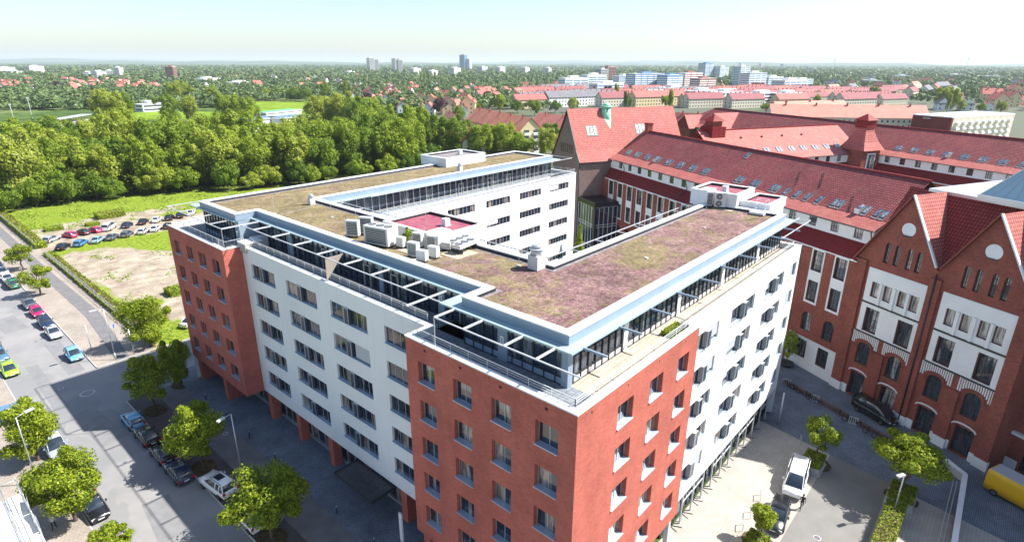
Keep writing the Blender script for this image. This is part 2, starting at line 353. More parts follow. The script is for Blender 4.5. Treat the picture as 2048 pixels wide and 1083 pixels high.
slab('pavement', R4(-2.1, 3.2, -40, 62.6), -.05, .10, GREYP)
slab('corner_pavement', R4(-2.1, 9, 62.6, 66.5), -.05, .10, GREYP)
k_ = MB(); k_.box(-8.52, -8.40, -40, 63.4, -.04, .10, CONC); k_.box(-8.42, -8.3, 76.2, 420, -.04, .12, CONC); k_.box(-17.9, -17.78, -60, 420, -.04, .12, CONC)
k_.box(-8.4, 14, 76.2, 76.32, -.04, .12, CONC); struct('kerb', k_)
slab('far_pavement', R4(-8.3, -.7, 76.32, 420), -.05, .10, SANDP)
slab('footpath', [(-5.9, 76.4), (-4.2, 76.4), (-2.2, 98), (-2.6, 130), (-2.6, 420), (-4.6, 420), (-4.6, 130), (-4.4, 98)], .0, .108, ASPHD)
def lot():
    xs = np.arange(-.7, 150, 1.6); ys = np.arange(76.3, 330, 1.9); vs_ = []; ca = []
    blobs = [(9, 122, 7.5, 17), (8, 103, 5.5, 14), (14, 112, 6, 18), (16, 100, 8, 10), (4.2, 134, 3, 8), (14, 152, 24, 6.5), (40, 152, 20, 7.5), (18, 167, 10, 4), (9, 88, 3.5, 4), (25, 90, 8, 9), (2, 152, 4, 4), (12, 160, 16, 7), (20, 170, 18, 4), (22, 120, 10, 14), (28, 140, 10, 4)]
    g0 = [(7, 96, 5, 2.2), (12, 145, 8, 3), (25, 128, 8, 14), (22, 137, 7, 9)]
    for y in ys:
        for x in xs:
            w = sum(math.exp(-(((x-a)/c)**2+((y-b)/d)**2)**2) for a, b, c, d in blobs) - 1.0*sum(math.exp(-(((x-a)/c)**2+((y-b)/d)**2)**2) for a, b, c, d in g0)
            w += .22*math.sin(x*.9+y*.31)*math.sin(y*.47-x*.2); vs_.append((x, y, .03+.05*math.sin(x*.7)*math.sin(y*.5))); ca.append(max(0, min(1, w)))
    nx = len(xs); fs = [(j*nx+i, j*nx+i+1, (j+1)*nx+i+1, (j+1)*nx+i) for j in range(len(ys)-1) for i in range(nx-1)]
    me = bpy.data.meshes.new('lot'); me.from_pydata(vs_, [], fs); at_ = me.attributes.new('bare', 'FLOAT', 'POINT'); at_.data.foreach_set('value', ca)
    m, n, b = nodes('lot_ground'); a = n.nodes.new('ShaderNodeAttribute'); a.attribute_name = 'bare'
    ns = noise(n, .5, 8, .75); ad = n.nodes.new('ShaderNodeMath'); ad.operation = 'MULTIPLY_ADD'; n.links.new(ns, ad.inputs[0]); ad.inputs[1].default_value = .9; n.links.new(a.outputs['Fac'], ad.inputs[2])
    gr = ramp(n, noise(n, 1.4, 7, .75), [(.3, (.06, .11, .015)), (.47, (.15, .22, .022)), (.60, (.27, .31, .05)), (.75, (.34, .30, .14))])
    di = ramp(n, noise(n, .28, 8, .7), [(.3, (.20, .155, .12)), (.5, (.34, .29, .225)), (.7, (.47, .42, .35))])
    di = mix(n, di, (.22, .16, .14), maprange(n, noise(n, .16, 4, .6, dist=1), .58, .64, 0, .6))
    c = mix(n, gr, di, maprange(n, ad.outputs[0], .62, .85)); n.links.new(c, b.inputs['Base Color']); b.inputs['Roughness'].default_value = 1; b.inputs['Specular IOR Level'].default_value = 0
    bp = n.nodes.new('ShaderNodeBump'); bp.inputs['Distance'].default_value = .3; bp.inputs['Strength'].default_value = .7; n.links.new(noise(n, 3, 5, .7), bp.inputs['Height']); n.links.new(bp.outputs[0], b.inputs['Normal'])
    me.materials.append(m); struct('vacant_lot', me)
lot()
GRASS = mat('lawn', (.17, .25, .03), 1, spec=0, var=.3, scale=.05, detail=8); MATS['lawn'] = GRASS
def field(name, pts, m, z=.01): return sheet(name, [tuple(at(x, y)[:2]) for x, y in pts], m, z)
field('sports_field', [(500, 236), (640, 236), (690, 203), (470, 203)], GRASS)
field('sports_lawn', [(170, 238), (440, 240), (455, 224), (290, 222)], GRASS)
sheet('forest_floor', [(-60, 204), (22, 200), (46, 193), (58, 183), (80, 173), (110, 164), (190, 150), (190, 420), (-60, 420)], mat('leaf_litter', (.05, .06, .02), 1, spec=0, var=.5, scale=.3), .06)
# court on the right
rect('court_paving', 3.2, 46.0, -60, 1.2, COURTP, 0.)
rect('driveway', -20, 41, -13.1, -7.1, mat('pale_asphalt', (.185, .18, .17), .9, var=.09, scale=.7, detail=8), .006)
sheet('town_ground', [tuple(at(x, y)[:2]) for x, y in ((1010, 330), (2300, 330), (2300, 178), (1130, 178), (930, 200), (800, 240))], mat('town_ground', (.13, .125, .11), .95, var=.3, scale=.02, detail=10, stain=(.07, .10, .035)), -.03)
sheet('cobbled_yard', [(41.5, 1.2), (30, -60), (160, -60), (160, 60), (44, 60), (44, 1.2)], GREYP, .012)
rect('courtyard_paving', 12, 95, 12, 60, GREYP, .02)
# ------------------------------------------------------------------ the office block
OB = thing('office_building', 'U-shaped red brick and white office block with planted roof and set-back glass top floor', 'office building', (0, 0, 0))
ROWS = [20.22-3.3*k for k in range(5)]; ZT = 21.8; ZB = 3.65
FL = Fr((0, 62.6, 0), R(-90)); FLW = Fr((2.1, 62.6, 0), R(-90)); FR_ = Fr((0, 0, 0), 0); FRW = Fr((0, .6, 0), 0)
Y = lambda y: 62.6-y
# brick blocks
def brick_block(fr, spans, a0, a1, others, name):
    mb = MB(); H = [(s0, s1, zt-1.76, zt) for s0, s1 in spans for zt in ROWS]
    vents = [(v-.11, v+.11, 21.2, 21.42) for v in others]
    wall(mb, fr, a0, a1, ZB, ZT, H+vents, .42, BRICK)
    for v in vents: mb.poly([fr.P(v[0], v[2], -.3), fr.P(v[1], v[2], -.3), fr.P(v[1], v[3], -.3), fr.P(v[0], v[3], -.3)], DARKVOID)
    mb.build(name, OB)
    for s0, s1 in spans:
        for zt in ROWS: window(OB, fr, s0, s1, zt-1.76, zt, .42, ALU, GL, 2, 1, .07, BLUSILL)
cols_near = [(Y(3.12), Y(1.32)), (Y(6.88), Y(5.1)), (Y(10.58), Y(8.74)), (Y(14.35), Y(12.53))]
brick_block(FL, cols_near, Y(15.7), Y(0), [Y(2.28), Y(6.05), Y(9.8), Y(13.5)], 'brick_facade')
brick_block(FR_, [(4.6, 6.56), (8.83, 10.72), (13.03, 14.85)], 0, 16.3, [1.45, 5.61, 9.84, 13.96], 'brick_facade')
brick_block(FL, [(Y(61.1), Y(59.4)), (Y(57.42), Y(55.7)), (Y(53.86), Y(52.0)), (Y(50.18), Y(48.2))], Y(62.6), Y(46.8), [Y(58.5), Y(51.2)], 'brick_facade')
mb = MB()
Fq = Fr((0, 46.8, 0), 0); wall(mb, Fq, 0, 2.1, ZB, ZT, [], 0, BRICK)           # lit return of the far block
Fq2 = Fr((2.1, 15.7, 0), R(180)); wall(mb, Fq2, 0, 2.1, ZB, ZT, [], 0, BRICK)
wall(mb, Fr((16.3, 0, 0), R(90)), 0, .6, ZB, ZT, [], 0, BRICK)
wall(mb, Fr((62, 62.6, 0), R(180)), 0, 62, 0, ZT, [], 0, WHITE)
mb.build('return_wall', OB)
# white render walls with their wide windows and a projecting screen in each
wl = [(Y(45.1), Y(40.0)), (Y(37.6), Y(31.9)), (Y(29.5), Y(23.75)), (Y(21.25), Y(18.3))]
wr = [(16.9, 22.0), (24.8, 30.45), (33.45, 39.0), (41.0, 43.2)]
NAVY = mat('navy_panel', (.035, .05, .085), .4); GREYP_ = mat('grey_side_glass', (.20, .23, .27), .3)
def screen(fr, a, z0, z1, d0, tilt):
    b = MB(); P = fr.P
    pts = [(a, -.15), (a+tilt, d0), (a+tilt+.62, d0), (a+.7, -.15)]
    lo = [P(x, z0+.08, d) for x, d in pts]; hi = [P(x, z1-.02, d) for x, d in pts]
    b.poly(lo[::-1], DARKM); b.poly(hi, ALU)
    for k in range(3): b.poly([lo[k], lo[k+1], hi[k+1], hi[k]][::-1], NAVY if d0 < .2 else (GREYP_ if k != 1 else GLT))
    for k in (1, 2): b.bar(lo[k], hi[k], .06, .06, STEEL)
    b.bar(hi[0], hi[1], .05, .06, STEEL); b.bar(hi[1], hi[2], .05, .06, STEEL)
    return b.build('bay_screen', OB, fixn=True)
def white_wall(fr, spans, a0, a1, flip, blinds):
    mb = MB(); H = [(s0, s1, zt-1.62, zt) for s0, s1 in spans for zt in ROWS]
    wall(mb, fr, a0, a1, ZB, ZT, H, .22, WHITE)
    mb.poly([fr.P(a0, ZB, 0), fr.P(a0, ZB, -1.4), fr.P(a1, ZB, -1.4), fr.P(a1, ZB, 0)], WHITE)
    mb.build('white_facade', OB)
    for ci, (s0, s1) in enumerate(spans):
        w = s1-s0
        for ri, zt in enumerate(ROWS):
            un = (.14, .30, .47, .70, .86) if w > 4 else (.33, .66)
            window(OB, fr, s0, s1, zt-1.62, zt, .22, ALU, GL, 1, 1, .07, BLUSILL, name='wide_window', uneven=un)
            if w > 4:
                a = s0+w*.42; screen(fr, a, zt-1.6, zt, .26 if flip else .12, .10 if flip else .0)
            k = (ci, ri)
            if k in blinds:
                q = blinds[k]; b = MB(); z1 = zt-.02; z0 = zt-1.5*q[2]
                b.box(s0+w*q[0], s0+w*q[1], 0, .03, z0, z1, BLIND, T=lambda a, d, z: fr.P(a, z, -.08-d)); b.build('roller_blind', OB)
white_wall(FLW, wl, Y(46.8), Y(15.7), False, {(2, 1): (.60, .98, .95)})
white_wall(FRW, wr, 16.3, 44, True, {(0, 0): (.6, .97, .8), (0, 1): (.6, .95, .8), (0, 4): (.55, .95, .9), (1, 1): (.02, .38, .7), (1, 2): (.02, .2, .4), (3, 0): (.0, .55, .95), (3, 1): (.0, .7, .9), (3, 2): (.0, .5, .95), (3, 3): (.0, .5, .95), (3, 4): (0, .6, .95), (2, 0): (.02, .2, .5)})
# courtyard side of the far wing
FC = Fr((0, 46.1, 0), 0); wc = [(24.0, 29.6), (32.2, 37.9), (40.4, 46.1), (48.5, 54.2), (56.6, 62.3)]
mb = MB(); H = [(s0, s1, zt-1.2, zt) for s0, s1 in wc for zt in [20.5-3.3*k for k in range(5)]]
wall(mb, FC, 15.6, 64.5, 0, ZT, H, .2, WHITE); mb.poly([(64.5, 46.1, 0), (64.5, 62.6, 0), (64.5, 62.6, ZT), (64.5, 46.1, ZT)], WHITE)
mb.poly([(15.6, 14.5, 0), (15.6, 46.1, 0), (15.6, 46.1, ZT), (15.6, 14.5, ZT)], WHITE); mb.poly([(44, 14.5, 0), (15.6, 14.5, 0), (15.6, 14.5, ZT), (44, 14.5, ZT)], WHITE)
mb.poly([(44, .6, 0), (44, 14.5, 0), (44, 14.5, ZT), (44, .6, ZT)], WHITE)
mb.build('courtyard_facade', OB)
for ci, (s0, s1) in enumerate(wc):
    for k in range(5):
        zt = 20.5-3.3*k; window(OB, FC, s0, s1, zt-1.2, zt, .2, ALU, GL, 7, 1, .06, None, name='strip_window', bm_=.09)
        if (ci, k) in ((4, 0), (2, 1)):
            b = MB(); b.box(s0+.05, s0+2.7, -.12, -.08, zt-(.9 if k == 0 else .75), zt-.02, BLINDP, T=lambda a, d, z: FC.P(a, z, -.0+d)); b.build('roller_blind', OB)
# ground storey behind red piers, street side
mb = MB(); P = MB()
for y0, y1 in ((0, 15.7), (15.7, 46.8), (46.8, 62.6)):
    x = 3.4; mb.poly([(x, y1, .1), (x, y0, .1), (x, y0, ZB), (x, y1, ZB)], GL)
    xo = 0 if y0 != 15.7 else 2.1; mb.poly([(xo, y0, ZB), (xo, y1, ZB), (3.5, y1, ZB), (3.5, y0, ZB)], DARKM if y0 != 15.7 else WHITE)
y = 1.
while y < 62: mb.box(3.3, 3.42, y-.05, y+.05, .1, ZB, ALU); y += 1.45
mb.box(3.26, 3.42, 0, 62.6, 2.5, 2.75, ALU); mb.box(3.2, 3.42, 0, 62.6, .1, .35, ALU); mb.build('shopfront', OB)
for y in (1.0, 14.9, 20.3, 26, 32.6, 39.2, 45.8, 54, 61.8):
    b = MB(); b.box(2.15 if 15.7 < y < 46.8 else .35, 3.1, y-.42, y+.42, .1, ZB, BRICK); b.build('pier', OB)
b = MB(); b.box(-.6, 2.2, 21.4, 27.6, 3.25, 3.45, DARKM); b.poly([(-.5, 21.5, 3.46), (2.1, 21.5, 3.46), (2.1, 27.5, 3.46), (-.5, 27.5, 3.46)], mat('dusty_glass', (.03, .03, .04), .3, var=.5, scale=2))
for y in (21.5, 27.5): b.bar((-.55, y, 3.5), (2.1, y, 3.5), .08, .1, DARKM)
b.build('entrance_canopy', OB)
# ground storey, court side: tall glazing with steel posts
mb = MB(); F0 = Fr((0, 1.5, 0), 0)
mb.poly([F0.P(16.3, 0), F0.P(44, 0), F0.P(44, ZB), F0.P(16.3, ZB)], GLT); mb.poly([(2, 1.7, 0), (16.3, 1.7, 0), (16.3, 1.7, ZB), (2, 1.7, ZB)], GL)
mb.poly([(0, 0, ZB), (0, 3.4, ZB), (16.3, 3.4, ZB), (16.3, 0, ZB)], BRICK)
x = 16.4
while x < 44.1: mb.box(x-.04, x+.04, 1.36, 1.52, 0, ZB, DARKM); x += 1.1
mb.box(16.3, 44, 1.34, 1.5, 2.35, 2.5, STEEL); mb.box(16.3, 44, 1.34, 1.5, 0, .18, DARKM); mb.box(16.3, 44, .62, .72, 3.5, 3.64, STEEL); mb.build('shopfront', OB)
b = MB()
for i, x in enumerate(np.arange(17., 44, 2.28)):
    b.bar((x, .8, 0), (x, .8, ZB), .12, .12, WSTEEL)
    if i % 2: b.bar((x+.3, .85, 0), (x+.3, .85, ZB), .08, .08, DARKM)
    if i % 3 != 0: b.bar((x, .8, 2.4), (x+2.28, .8, 2.5), .08, .1, WSTEEL)
    b.bar((x+.8, .8, 2.5), (x+.8, .8, ZB), .06, .06, WSTEEL); b.bar((x+1.4, 1.2, .1), (x+1.4, .2, .5), .1, .05, DARKM)
b.build('steel_posts', OB)
b = MB(); b.bar((.5, .5, 0), (.5, .5, ZB), .5, .5, BRICK); b.bar((15.8, .5, 0), (15.8, .5, ZB), .4, .4, WSTEEL); b.build('corner_pier', OB)
# terrace floors, parapets and copings
mb = MB()
for x0, x1, y0, y1, m in ((.0, 3.1, 0, 15.7, TERRD), (2.1, 5.3, 15.7, 46.8, TERRD), (0, 3.0, 46.8, 62.6, TERRD), (3.1, 16.3, 0, 3.1, TERR), (16.3, 44, .6, 3.1, TERR), (12, 15.6, 11, 50, TERRD), (15.6, 44, 11.5, 14.5, TERRD), (15.6, 64.5, 46.1, 49.5, TERR), (3, 62, 57, 62.6, TERRD), (60, 64.5, 46.1, 62.6, TERRD)):
    mb.poly([(x0, y0, 21.3), (x1, y0, 21.3), (x1, y1, 21.3), (x0, y1, 21.3)], m)
mb.build('terrace_floor', OB)
def parapet(pts, w=.5, z0=21.3, z1=21.8, closed=False, m=WHITE):
    """pts run with the outside on the right hand; coping on top"""
    pw = MB(); pc = MB(); n = len(pts)
    def off(i, d):
        p = Vector(pts[i]); a = (p-Vector(pts[i-1])).normalized() if i > 0 else None; b = (Vector(pts[i+1])-p).normalized() if i < n-1 else None
        na = Vector((a.y, -a.x)) if a else None; nb = Vector((b.y, -b.x)) if b else None
        if na is None: v = nb
        elif nb is None: v = na
        else:
            v = na+nb; v = v/ (1+na.dot(nb)) if (1+na.dot(nb)) > .05 else na
        return p+v*d
    for i in range(n-1):
        o0, o1, i0, i1 = off(i, .04), off(i+1, .04), off(i, -w), off(i+1, -w)
        pc.prism([tuple(o0), tuple(o1), tuple(i1), tuple(i0)], z1, z1+.11, COPING)
        a0, a1, b0, b1 = off(i, -w+.04), off(i+1, -w+.04), off(i, -w+.1), off(i+1, -w+.1)
        pw.poly([(a0.x, a0.y, z0), (a0.x, a0.y, z1), (a1.x, a1.y, z1), (a1.x, a1.y, z0)], m)
    for i in range(n-1):                                              # joints
        p, q = Vector(pts[i]), Vector(pts[i+1]); L_ = (q-p).length; d = (q-p)/L_; nn = Vector((d.y, -d.x)); t = 2.4
        while t < L_-.5:
            c = p+d*t; pc.poly([(*(c+nn*.045), z1+.114), (*(c+d*.05+nn*.045), z1+.114), (*(c+d*.05-nn*w), z1+.114), (*(c-nn*w), z1+.114)], STEEL); t += 2.9
    pw.build('parapet', OB); pc.build('coping', OB, fixn=True)
parapet([(0, 62.6), (0, 46.8), (2.1, 46.8), (2.1, 15.7), (0, 15.7), (0, 0), (16.3, 0), (16.3, .6), (44, .6), (44, 14.5), (15.6, 14.5)], .52)
parapet([(64.5, 62.6), (0, 62.6)], .5); parapet([(15.6, 14.5), (15.6, 46.1), (64.5, 46.1), (64.5, 62.6)], .35)
def railing(pts, z0=21.9, h=.62, n=4, step=1.55, name='railing', pr=.025):
    b = MB()
    for i in range(len(pts)-1):
        p, q = Vector(pts[i]), Vector(pts[i+1]); L_ = (q-p).length; k = max(1, round(L_/step))
        for j in range(k+1):
            c = p.lerp(q, j/k); b.bar((c.x, c.y, z0-.45), (c.x, c.y, z0+h), .05, .03, WSTEEL)
        for j in range(n): zz = z0+h-j*(h-.1)/max(1, n-1)*.9; b.bar((p.x, p.y, zz), (q.x, q.y, zz), .05 if j == 0 else .028, .05 if j == 0 else .028, WSTEEL)
    b.build(name, OB)
railing([(.62, 61.9), (.62, 47.4), (2.7, 47.4)], n=3); railing([(2.75, 45.2), (2.75, 16.3)], n=4, h=.7); railing([(.62, 15.0), (.62, .62), (15.4, .62), (15.4, 1.15)], n=3, step=1.9, h=.5)
railing([(16.0, 1.25), (43.4, 1.25), (43.4, 3)], n=3, h=.45, step=2.5); railing([(16.0, 45.9), (63.9, 45.9), (63.9, 61)], n=4, h=.7, step=1.7)
# set-back top floor: glazing, mullions, columns
ZC = 24.3
def glaz(name, fr, a0, a1, z0, z1, step, mg, mm, sill=.0, sillm=None, door=()):
    g_ = MB(); g_.poly([fr.P(a0, z0), fr.P(a1, z0), fr.P(a1, z1), fr.P(a0, z1)], mg)
    if sill: g_.poly([fr.P(a0, z0, .03), fr.P(a1, z0, .03), fr.P(a1, z0+sill, .03), fr.P(a0, z0+sill, .03)], sillm)
    g_.build(name, OB); f = MB(); n = round((a1-a0)/step)
    for k in range(n+1): a = a0+(a1-a0)*k/n; f.box(a-.035, a+.035, -.09, .02, z0, z1, mm, T=fr.T())
    for zz in (z0+.04, z1-.06, z0+.62): f.box(a0, a1, -.075, .02, zz-.03, zz+.03, mm, T=fr.T())
    for a in door:
        for q in ((a, a+.06), (a+.95, a+1.01)): f.box(q[0], q[1], -.12, 0, z0, z0+2.1, WSTEEL, T=fr.T())
        f.box(a, a+1.01, -.12, 0, z0+2.05, z0+2.12, WSTEEL, T=fr.T())
    f.build('mullions', OB)
glaz('top_floor_glazing', Fr((2.85, 12.2, 0), R(-90)), 0, 9.35, 21.3, ZC, .93, GLP, DARKM, .5, UPST)
glaz('top_floor_glazing', Fr((5.05, 48, 0), R(-90)), 0, 35.8, 21.3, ZC, .93, GLP, DARKM, .0, None, door=(6.1, 13.0, 20.1, 24.2, 33))
glaz('top_floor_glazing', Fr((2.75, 57.4, 0), R(-90)), 0, 9.4, 21.3, ZC, .8, GLP, DARKM, .5, UPST)
glaz('top_floor_glazing', Fr((2.85, 2.85, 0), 0), .6, 40.6, 21.3, ZC, .86, GLP, DARKM, .45, BLINDP)
glaz('top_floor_glazing', Fr((15.0, 48.8, 0), 0), 0, 45.3, 21.3, ZC, 1.2, GLP, WSTEEL, .35, UPST, door=(22, 28.5, 33, 38))
mb = MB(); mb.poly([(2.75, 48, 21.3), (5.05, 48, 21.3), (5.05, 48, ZC), (2.75, 48, ZC)], UPST); mb.poly([(5.05, 12.2, 21.3), (2.85, 12.2, 21.3), (2.85, 12.2, ZC), (5.05, 12.2, ZC)], UPST)
mb.poly([(2.75, 57.4, 21.3), (60.3, 57.4, 21.3), (60.3, 57.4, ZC), (2.75, 57.4, ZC)][::-1], UPST); mb.poly([(60.3, 48.8, 21.3), (60.3, 57.4, 21.3), (60.3, 57.4, ZC), (60.3, 48.8, ZC)], UPST)
mb.poly([(43.45, 2.85, 21.3), (43.45, 11.9, 21.3), (43.45, 11.9, ZC), (43.45, 2.85, ZC)], WHITE); mb.poly([(12.9, 11.9, 21.3), (43.45, 11.9, 21.3), (43.45, 11.9, ZC), (12.9, 11.9, ZC)][::-1], GLP); mb.poly([(12.9, 11.9, 21.3), (12.9, 48.8, 21.3), (12.9, 48.8, ZC), (12.9, 11.9, ZC)], GLP)
for (x, y, w, d) in ((2.8, 2.8, .45, .45), (2.8, 8.0, .1, .8), (5.0, 16.8, .1, .7), (5, 25, .1, .5), (5, 33, .1, .5), (5., 41, .1, .5), (9.6, 2.8, .5, .1), (18, 2.8, .5, .1), (27, 2.8, .5, .1), (36, 2.8, .5, .1), (2.7, 48, .3, .9)):
    mb.box(x-.08, x+w, y-.08, y+d, 21.3, ZC, WHITE if y < 3 and x > 3 else UPST)
mb.build('top_floor_wall', OB)
for x, y in ((2.69, 8.35), (4.89, 17.1)):
    b = MB(); b.box(x-.03, x, y-.17, y+.17, 22.5, 23.2, WHITE); b.box(x-.035, x-.02, y-.06, y+.06, 22.95, 23.05, BLACK); b.box(x-.035, x-.02, y-.03, y+.03, 22.68, 22.92, BLACK); b.build('notice_plate', OB)
b = MB(); b.prism([(0, 0), (.5, .0), (.12, -.75)], 0, .04, WHITE, T=lambda u, v, w: Vector((2.58-w, 48.7-u, 23.2+v))); b.build('notice_plate', OB, fixn=True)
# canopy, upstand, roof
def ring_prism(outer, inner, z0, z1, m, mt=None):
    b = MB(); n = len(outer)
    for k in range(n):
        a, b2, c, d = outer[k], outer[(k+1) % n], inner[(k+1) % n], inner[k]
        b.poly([(*a, z1), (*b2, z1), (*c, z1), (*d, z1)], mt or m); b.poly([(*a, z0), (*d, z0), (*c, z0), (*b2, z0)], m)
        b.poly([(*a, z0), (*b2, z0), (*b2, z1), (*a, z1)], m); b.poly([(*d, z1), (*c, z1), (*c, z0), (*d, z0)], m)
    return b
RO = [(2.6, 2.65), (43.45, 2.65), (43.45, 11.85), (12.8, 11.85), (12.8, 48.6), (60.4, 48.6), (60.4, 57.6), (2.45, 57.6), (2.45, 48.05), (4.85, 48.05), (4.85, 12.2), (2.6, 12.2)]
def offset(poly, d):
    out = []; n = len(poly)
    for i in range(n):
        p = Vector(poly[i]); a = (p-Vector(poly[i-1])).normalized(); b = (Vector(poly[(i+1) % n])-p).normalized()
        na, nb = Vector((a.y, -a.x)), Vector((b.y, -b.x)); v = (na+nb)/(1+na.dot(nb)); out.append(tuple(p+v*d))
    return out
CO = [(1.85, 1.85), (44.9, 1.85), (44.9, 12.7), (13.7, 12.7), (13.7, 47.8), (62.0, 47.8), (62.0, 58.6), (2.2, 60.2), (2.2, 48.15), (4.1, 48.0), (4.1, 13.85), (1.9, 13.85)]
ring_prism(CO, offset(RO, -.05), ZC, ZC+.12, CANOPY).build('canopy', OB, fixn=True)
ring_prism(RO, offset(RO, -.1), ZC+.1, 25.1, UPST).build('upstand', OB, fixn=True)
ring_prism(offset(RO, .05), offset(RO, -.62), 25.1, 25.2, COPING).build('coping', OB, fixn=True)
ring_prism(offset(RO, -.58), offset(RO, -.66), 24.8, 25.1, DARKM).build('upstand', OB, fixn=True)
ring_prism(offset(RO, -.6), offset(RO, -1.0), 24.8, 24.87, PEB).build('gravel_edge', OB, fixn=True)
b = MB(); IR = offset(RO, -.6)
b.poly([(*IR[0], 24.85), (IR[1][0], IR[1][1], 24.85), (IR[2][0], IR[2][1], 24.85), (IR[3][0], IR[3][1], 24.85), (IR[11][0], IR[3][1], 24.85)], SEDUM)
b.poly([(IR[10][0], IR[3][1], 24.85), (IR[3][0], IR[3][1], 24.85), (IR[4][0], IR[8][1], 24.85), (IR[9][0], IR[8][1], 24.85)], SEDUM)
b.poly([(IR[8][0], IR[9][1], 24.85), (IR[4][0], IR[9][1], 24.85), (IR[4][0], IR[4][1]+.0, 24.85), (IR[5][0], IR[5][1], 24.85), (IR[6][0], IR[6][1], 24.85), (IR[7][0], IR[7][1], 24.85)], SEDUM)
b.build('planted_roof', OB)
# thin roof-edge frame over the terraces
b = MB(); zc = ZC+.05
def beam(p, q, w=.07, h=.09): b.bar((*p, zc), (*q, zc), w, h, WSTEEL)
beam((0, -.1), (0, 12.3)); beam((0, 15.3), (3.9, 15.3), .11, .13); beam((0, 12.25), (1.9, 12.25), .11, .13); beam((2.1, 12.5), (2.1, 46.3))
beam((0, 46.1), (4.1, 46.1), .11, .13); beam((0, 46.1), (0, 61.4)); beam((0, 61.4), (30, 61.4)); beam((0, 57.4), (2.2, 57.4)); beam((0, 53.2), (2.2, 53.2)); beam((0, 49.1), (2, 49.1))
for y in (.0, 3.17, 5.77, 9.4): beam((0, y), (1.9 if y > 1 else .0, y) if y > 1 else (.0, .01), .11, .13)
for y in (18.35, 22.6, 26.6, 30.9, 35.1, 39.3, 43.3): beam((2.1, y), (4.1, y), .11, .13)
for x in np.arange(3.1, 44, 4.15): b.bar((x, 1.85, zc), (x, .15, zc), .11, .13, UPST)
beam((36.2, .65), (46.0, .65)); beam((44.9, 1.9), (46, .65)); beam((44.9, 1.9), (46.3, 1.9)); beam((15.6, 14.5), (44, 14.5)); beam((15.6, 14.5), (15.6, 48.4)); beam((20, 47.5), (65, 47.5)); beam((65, 47.5), (65, 58))
for x in np.arange(19, 44, 4.15): beam((x, 12.7), (x, 14.5))
for y in np.arange(18, 48, 4.15): beam((13.7, y), (15.6, y))
for p in ((0, 12.3), (2.1, 46.1), (0, 46.1)): b.bar((*p, 21.9), (*p, zc), .05, .05, STEEL)
b.build('roof_edge_frame', OB)
# stair heads
def head(x0, x1, y0, y1, zt, m, name='roof_stair_head', inner=REDFELT):
    b = MB(); b.box(x0, x1, y0, y1, 24.8, zt, WHITE, skip='tb')
    o = [(x0, y0), (x1, y0), (x1, y1), (x0, y1)]; r = ring_prism(offset(o, .05), offset(o, -.35), zt, zt+.08, COPING); b.v2 = None
    i0 = len(b.v); b.v += r.v; k = b.mi(COPING)
    for f in r.f: b.f.append(tuple(i0+j for j in f)); b.m.append(k); b.sm.append(False)
    i = offset(o, -.3); b.poly([(*q, zt-.25) for q in i], inner)
    for q in range(4): b.poly([(*i[q], zt-.25), (*i[(q+1) % 4], zt-.25), (*i[(q+1) % 4], zt), (*i[q], zt)], DARKM)
    return b.build(name, OB, fixn=True)
head(9.3, 15.4, 22.2, 30.3, 26.15, WHITE); head(40, 49.2, 54.7, 61, 26.25, WHITE, inner=PEB); head(43, 48.5, 8.1, 13.8, 26.6, WHITE); head(44, 49.6, 4.6, 8.05, 25.8, WHITE)
b = MB(); b.box(44, 49, 4.6, 13.8, 0, 24.8, WHITE); b.build('stair_tower', OB)
b = MB()
for x, y, z in ((13, 25.2, 25.9), (45, 10.4, 26.35), (46.3, 58, 26.0)): b.box(x-.3, x+.3, y-.3, y+.3, z, z+.75, WHITE); b.box(x-.4, x+.4, y-.4, y+.4, z, z+.08, STEEL)
for x, y, z in ((10.9, 23.8, 25.9), (44.4, 12.3, 26.35)): b.box(x-.9, x+.9, y-.7, y+.7, z, z+.25, WHITE)
b.build('roof_hatch', OB)
b = MB()
for x, y in ((8, 33), (8.4, 23), (11, 14), (6, 46), (9.5, 40), (12, 27), (20, 7), (33, 7.5)): b.bar((x, y, 24.85), (x, y, 27.2), .025, .025, STEEL); b.box(x-.15, x+.15, y-.15, y+.15, 24.86, 24.95, CONC)
for p, q in (((6.2, 20.3), (12, 14.5)), ((6.5, 33), (12, 37)), ((5.6, 45), (12, 46))): b.bar((*p, 24.93), (*q, 24.93), .03, .03, STEEL)
b.build('lightning_rods', OB)
# ------------------------------------------------------------------ the old brick works
A_U = R(63.6); UU = Vector((math.cos(A_U), math.sin(A_U), 0)); NN = Vector((UU.y, -UU.x, 0)); O0 = Vector((56.65, -3.04, 0))
def G(s, n, z): return O0+UU*s+NN*n+Vector((0, 0, z))
FO = Fr(O0, A_U+math.pi)                    # street face, a = -s
def FOn(n): return Fr(O0+NN*n, A_U+math.pi)
def Fs(s): return Fr(O0+UU*s, math.atan2(NN.y, NN.x))   # face looking towards -s, a = n
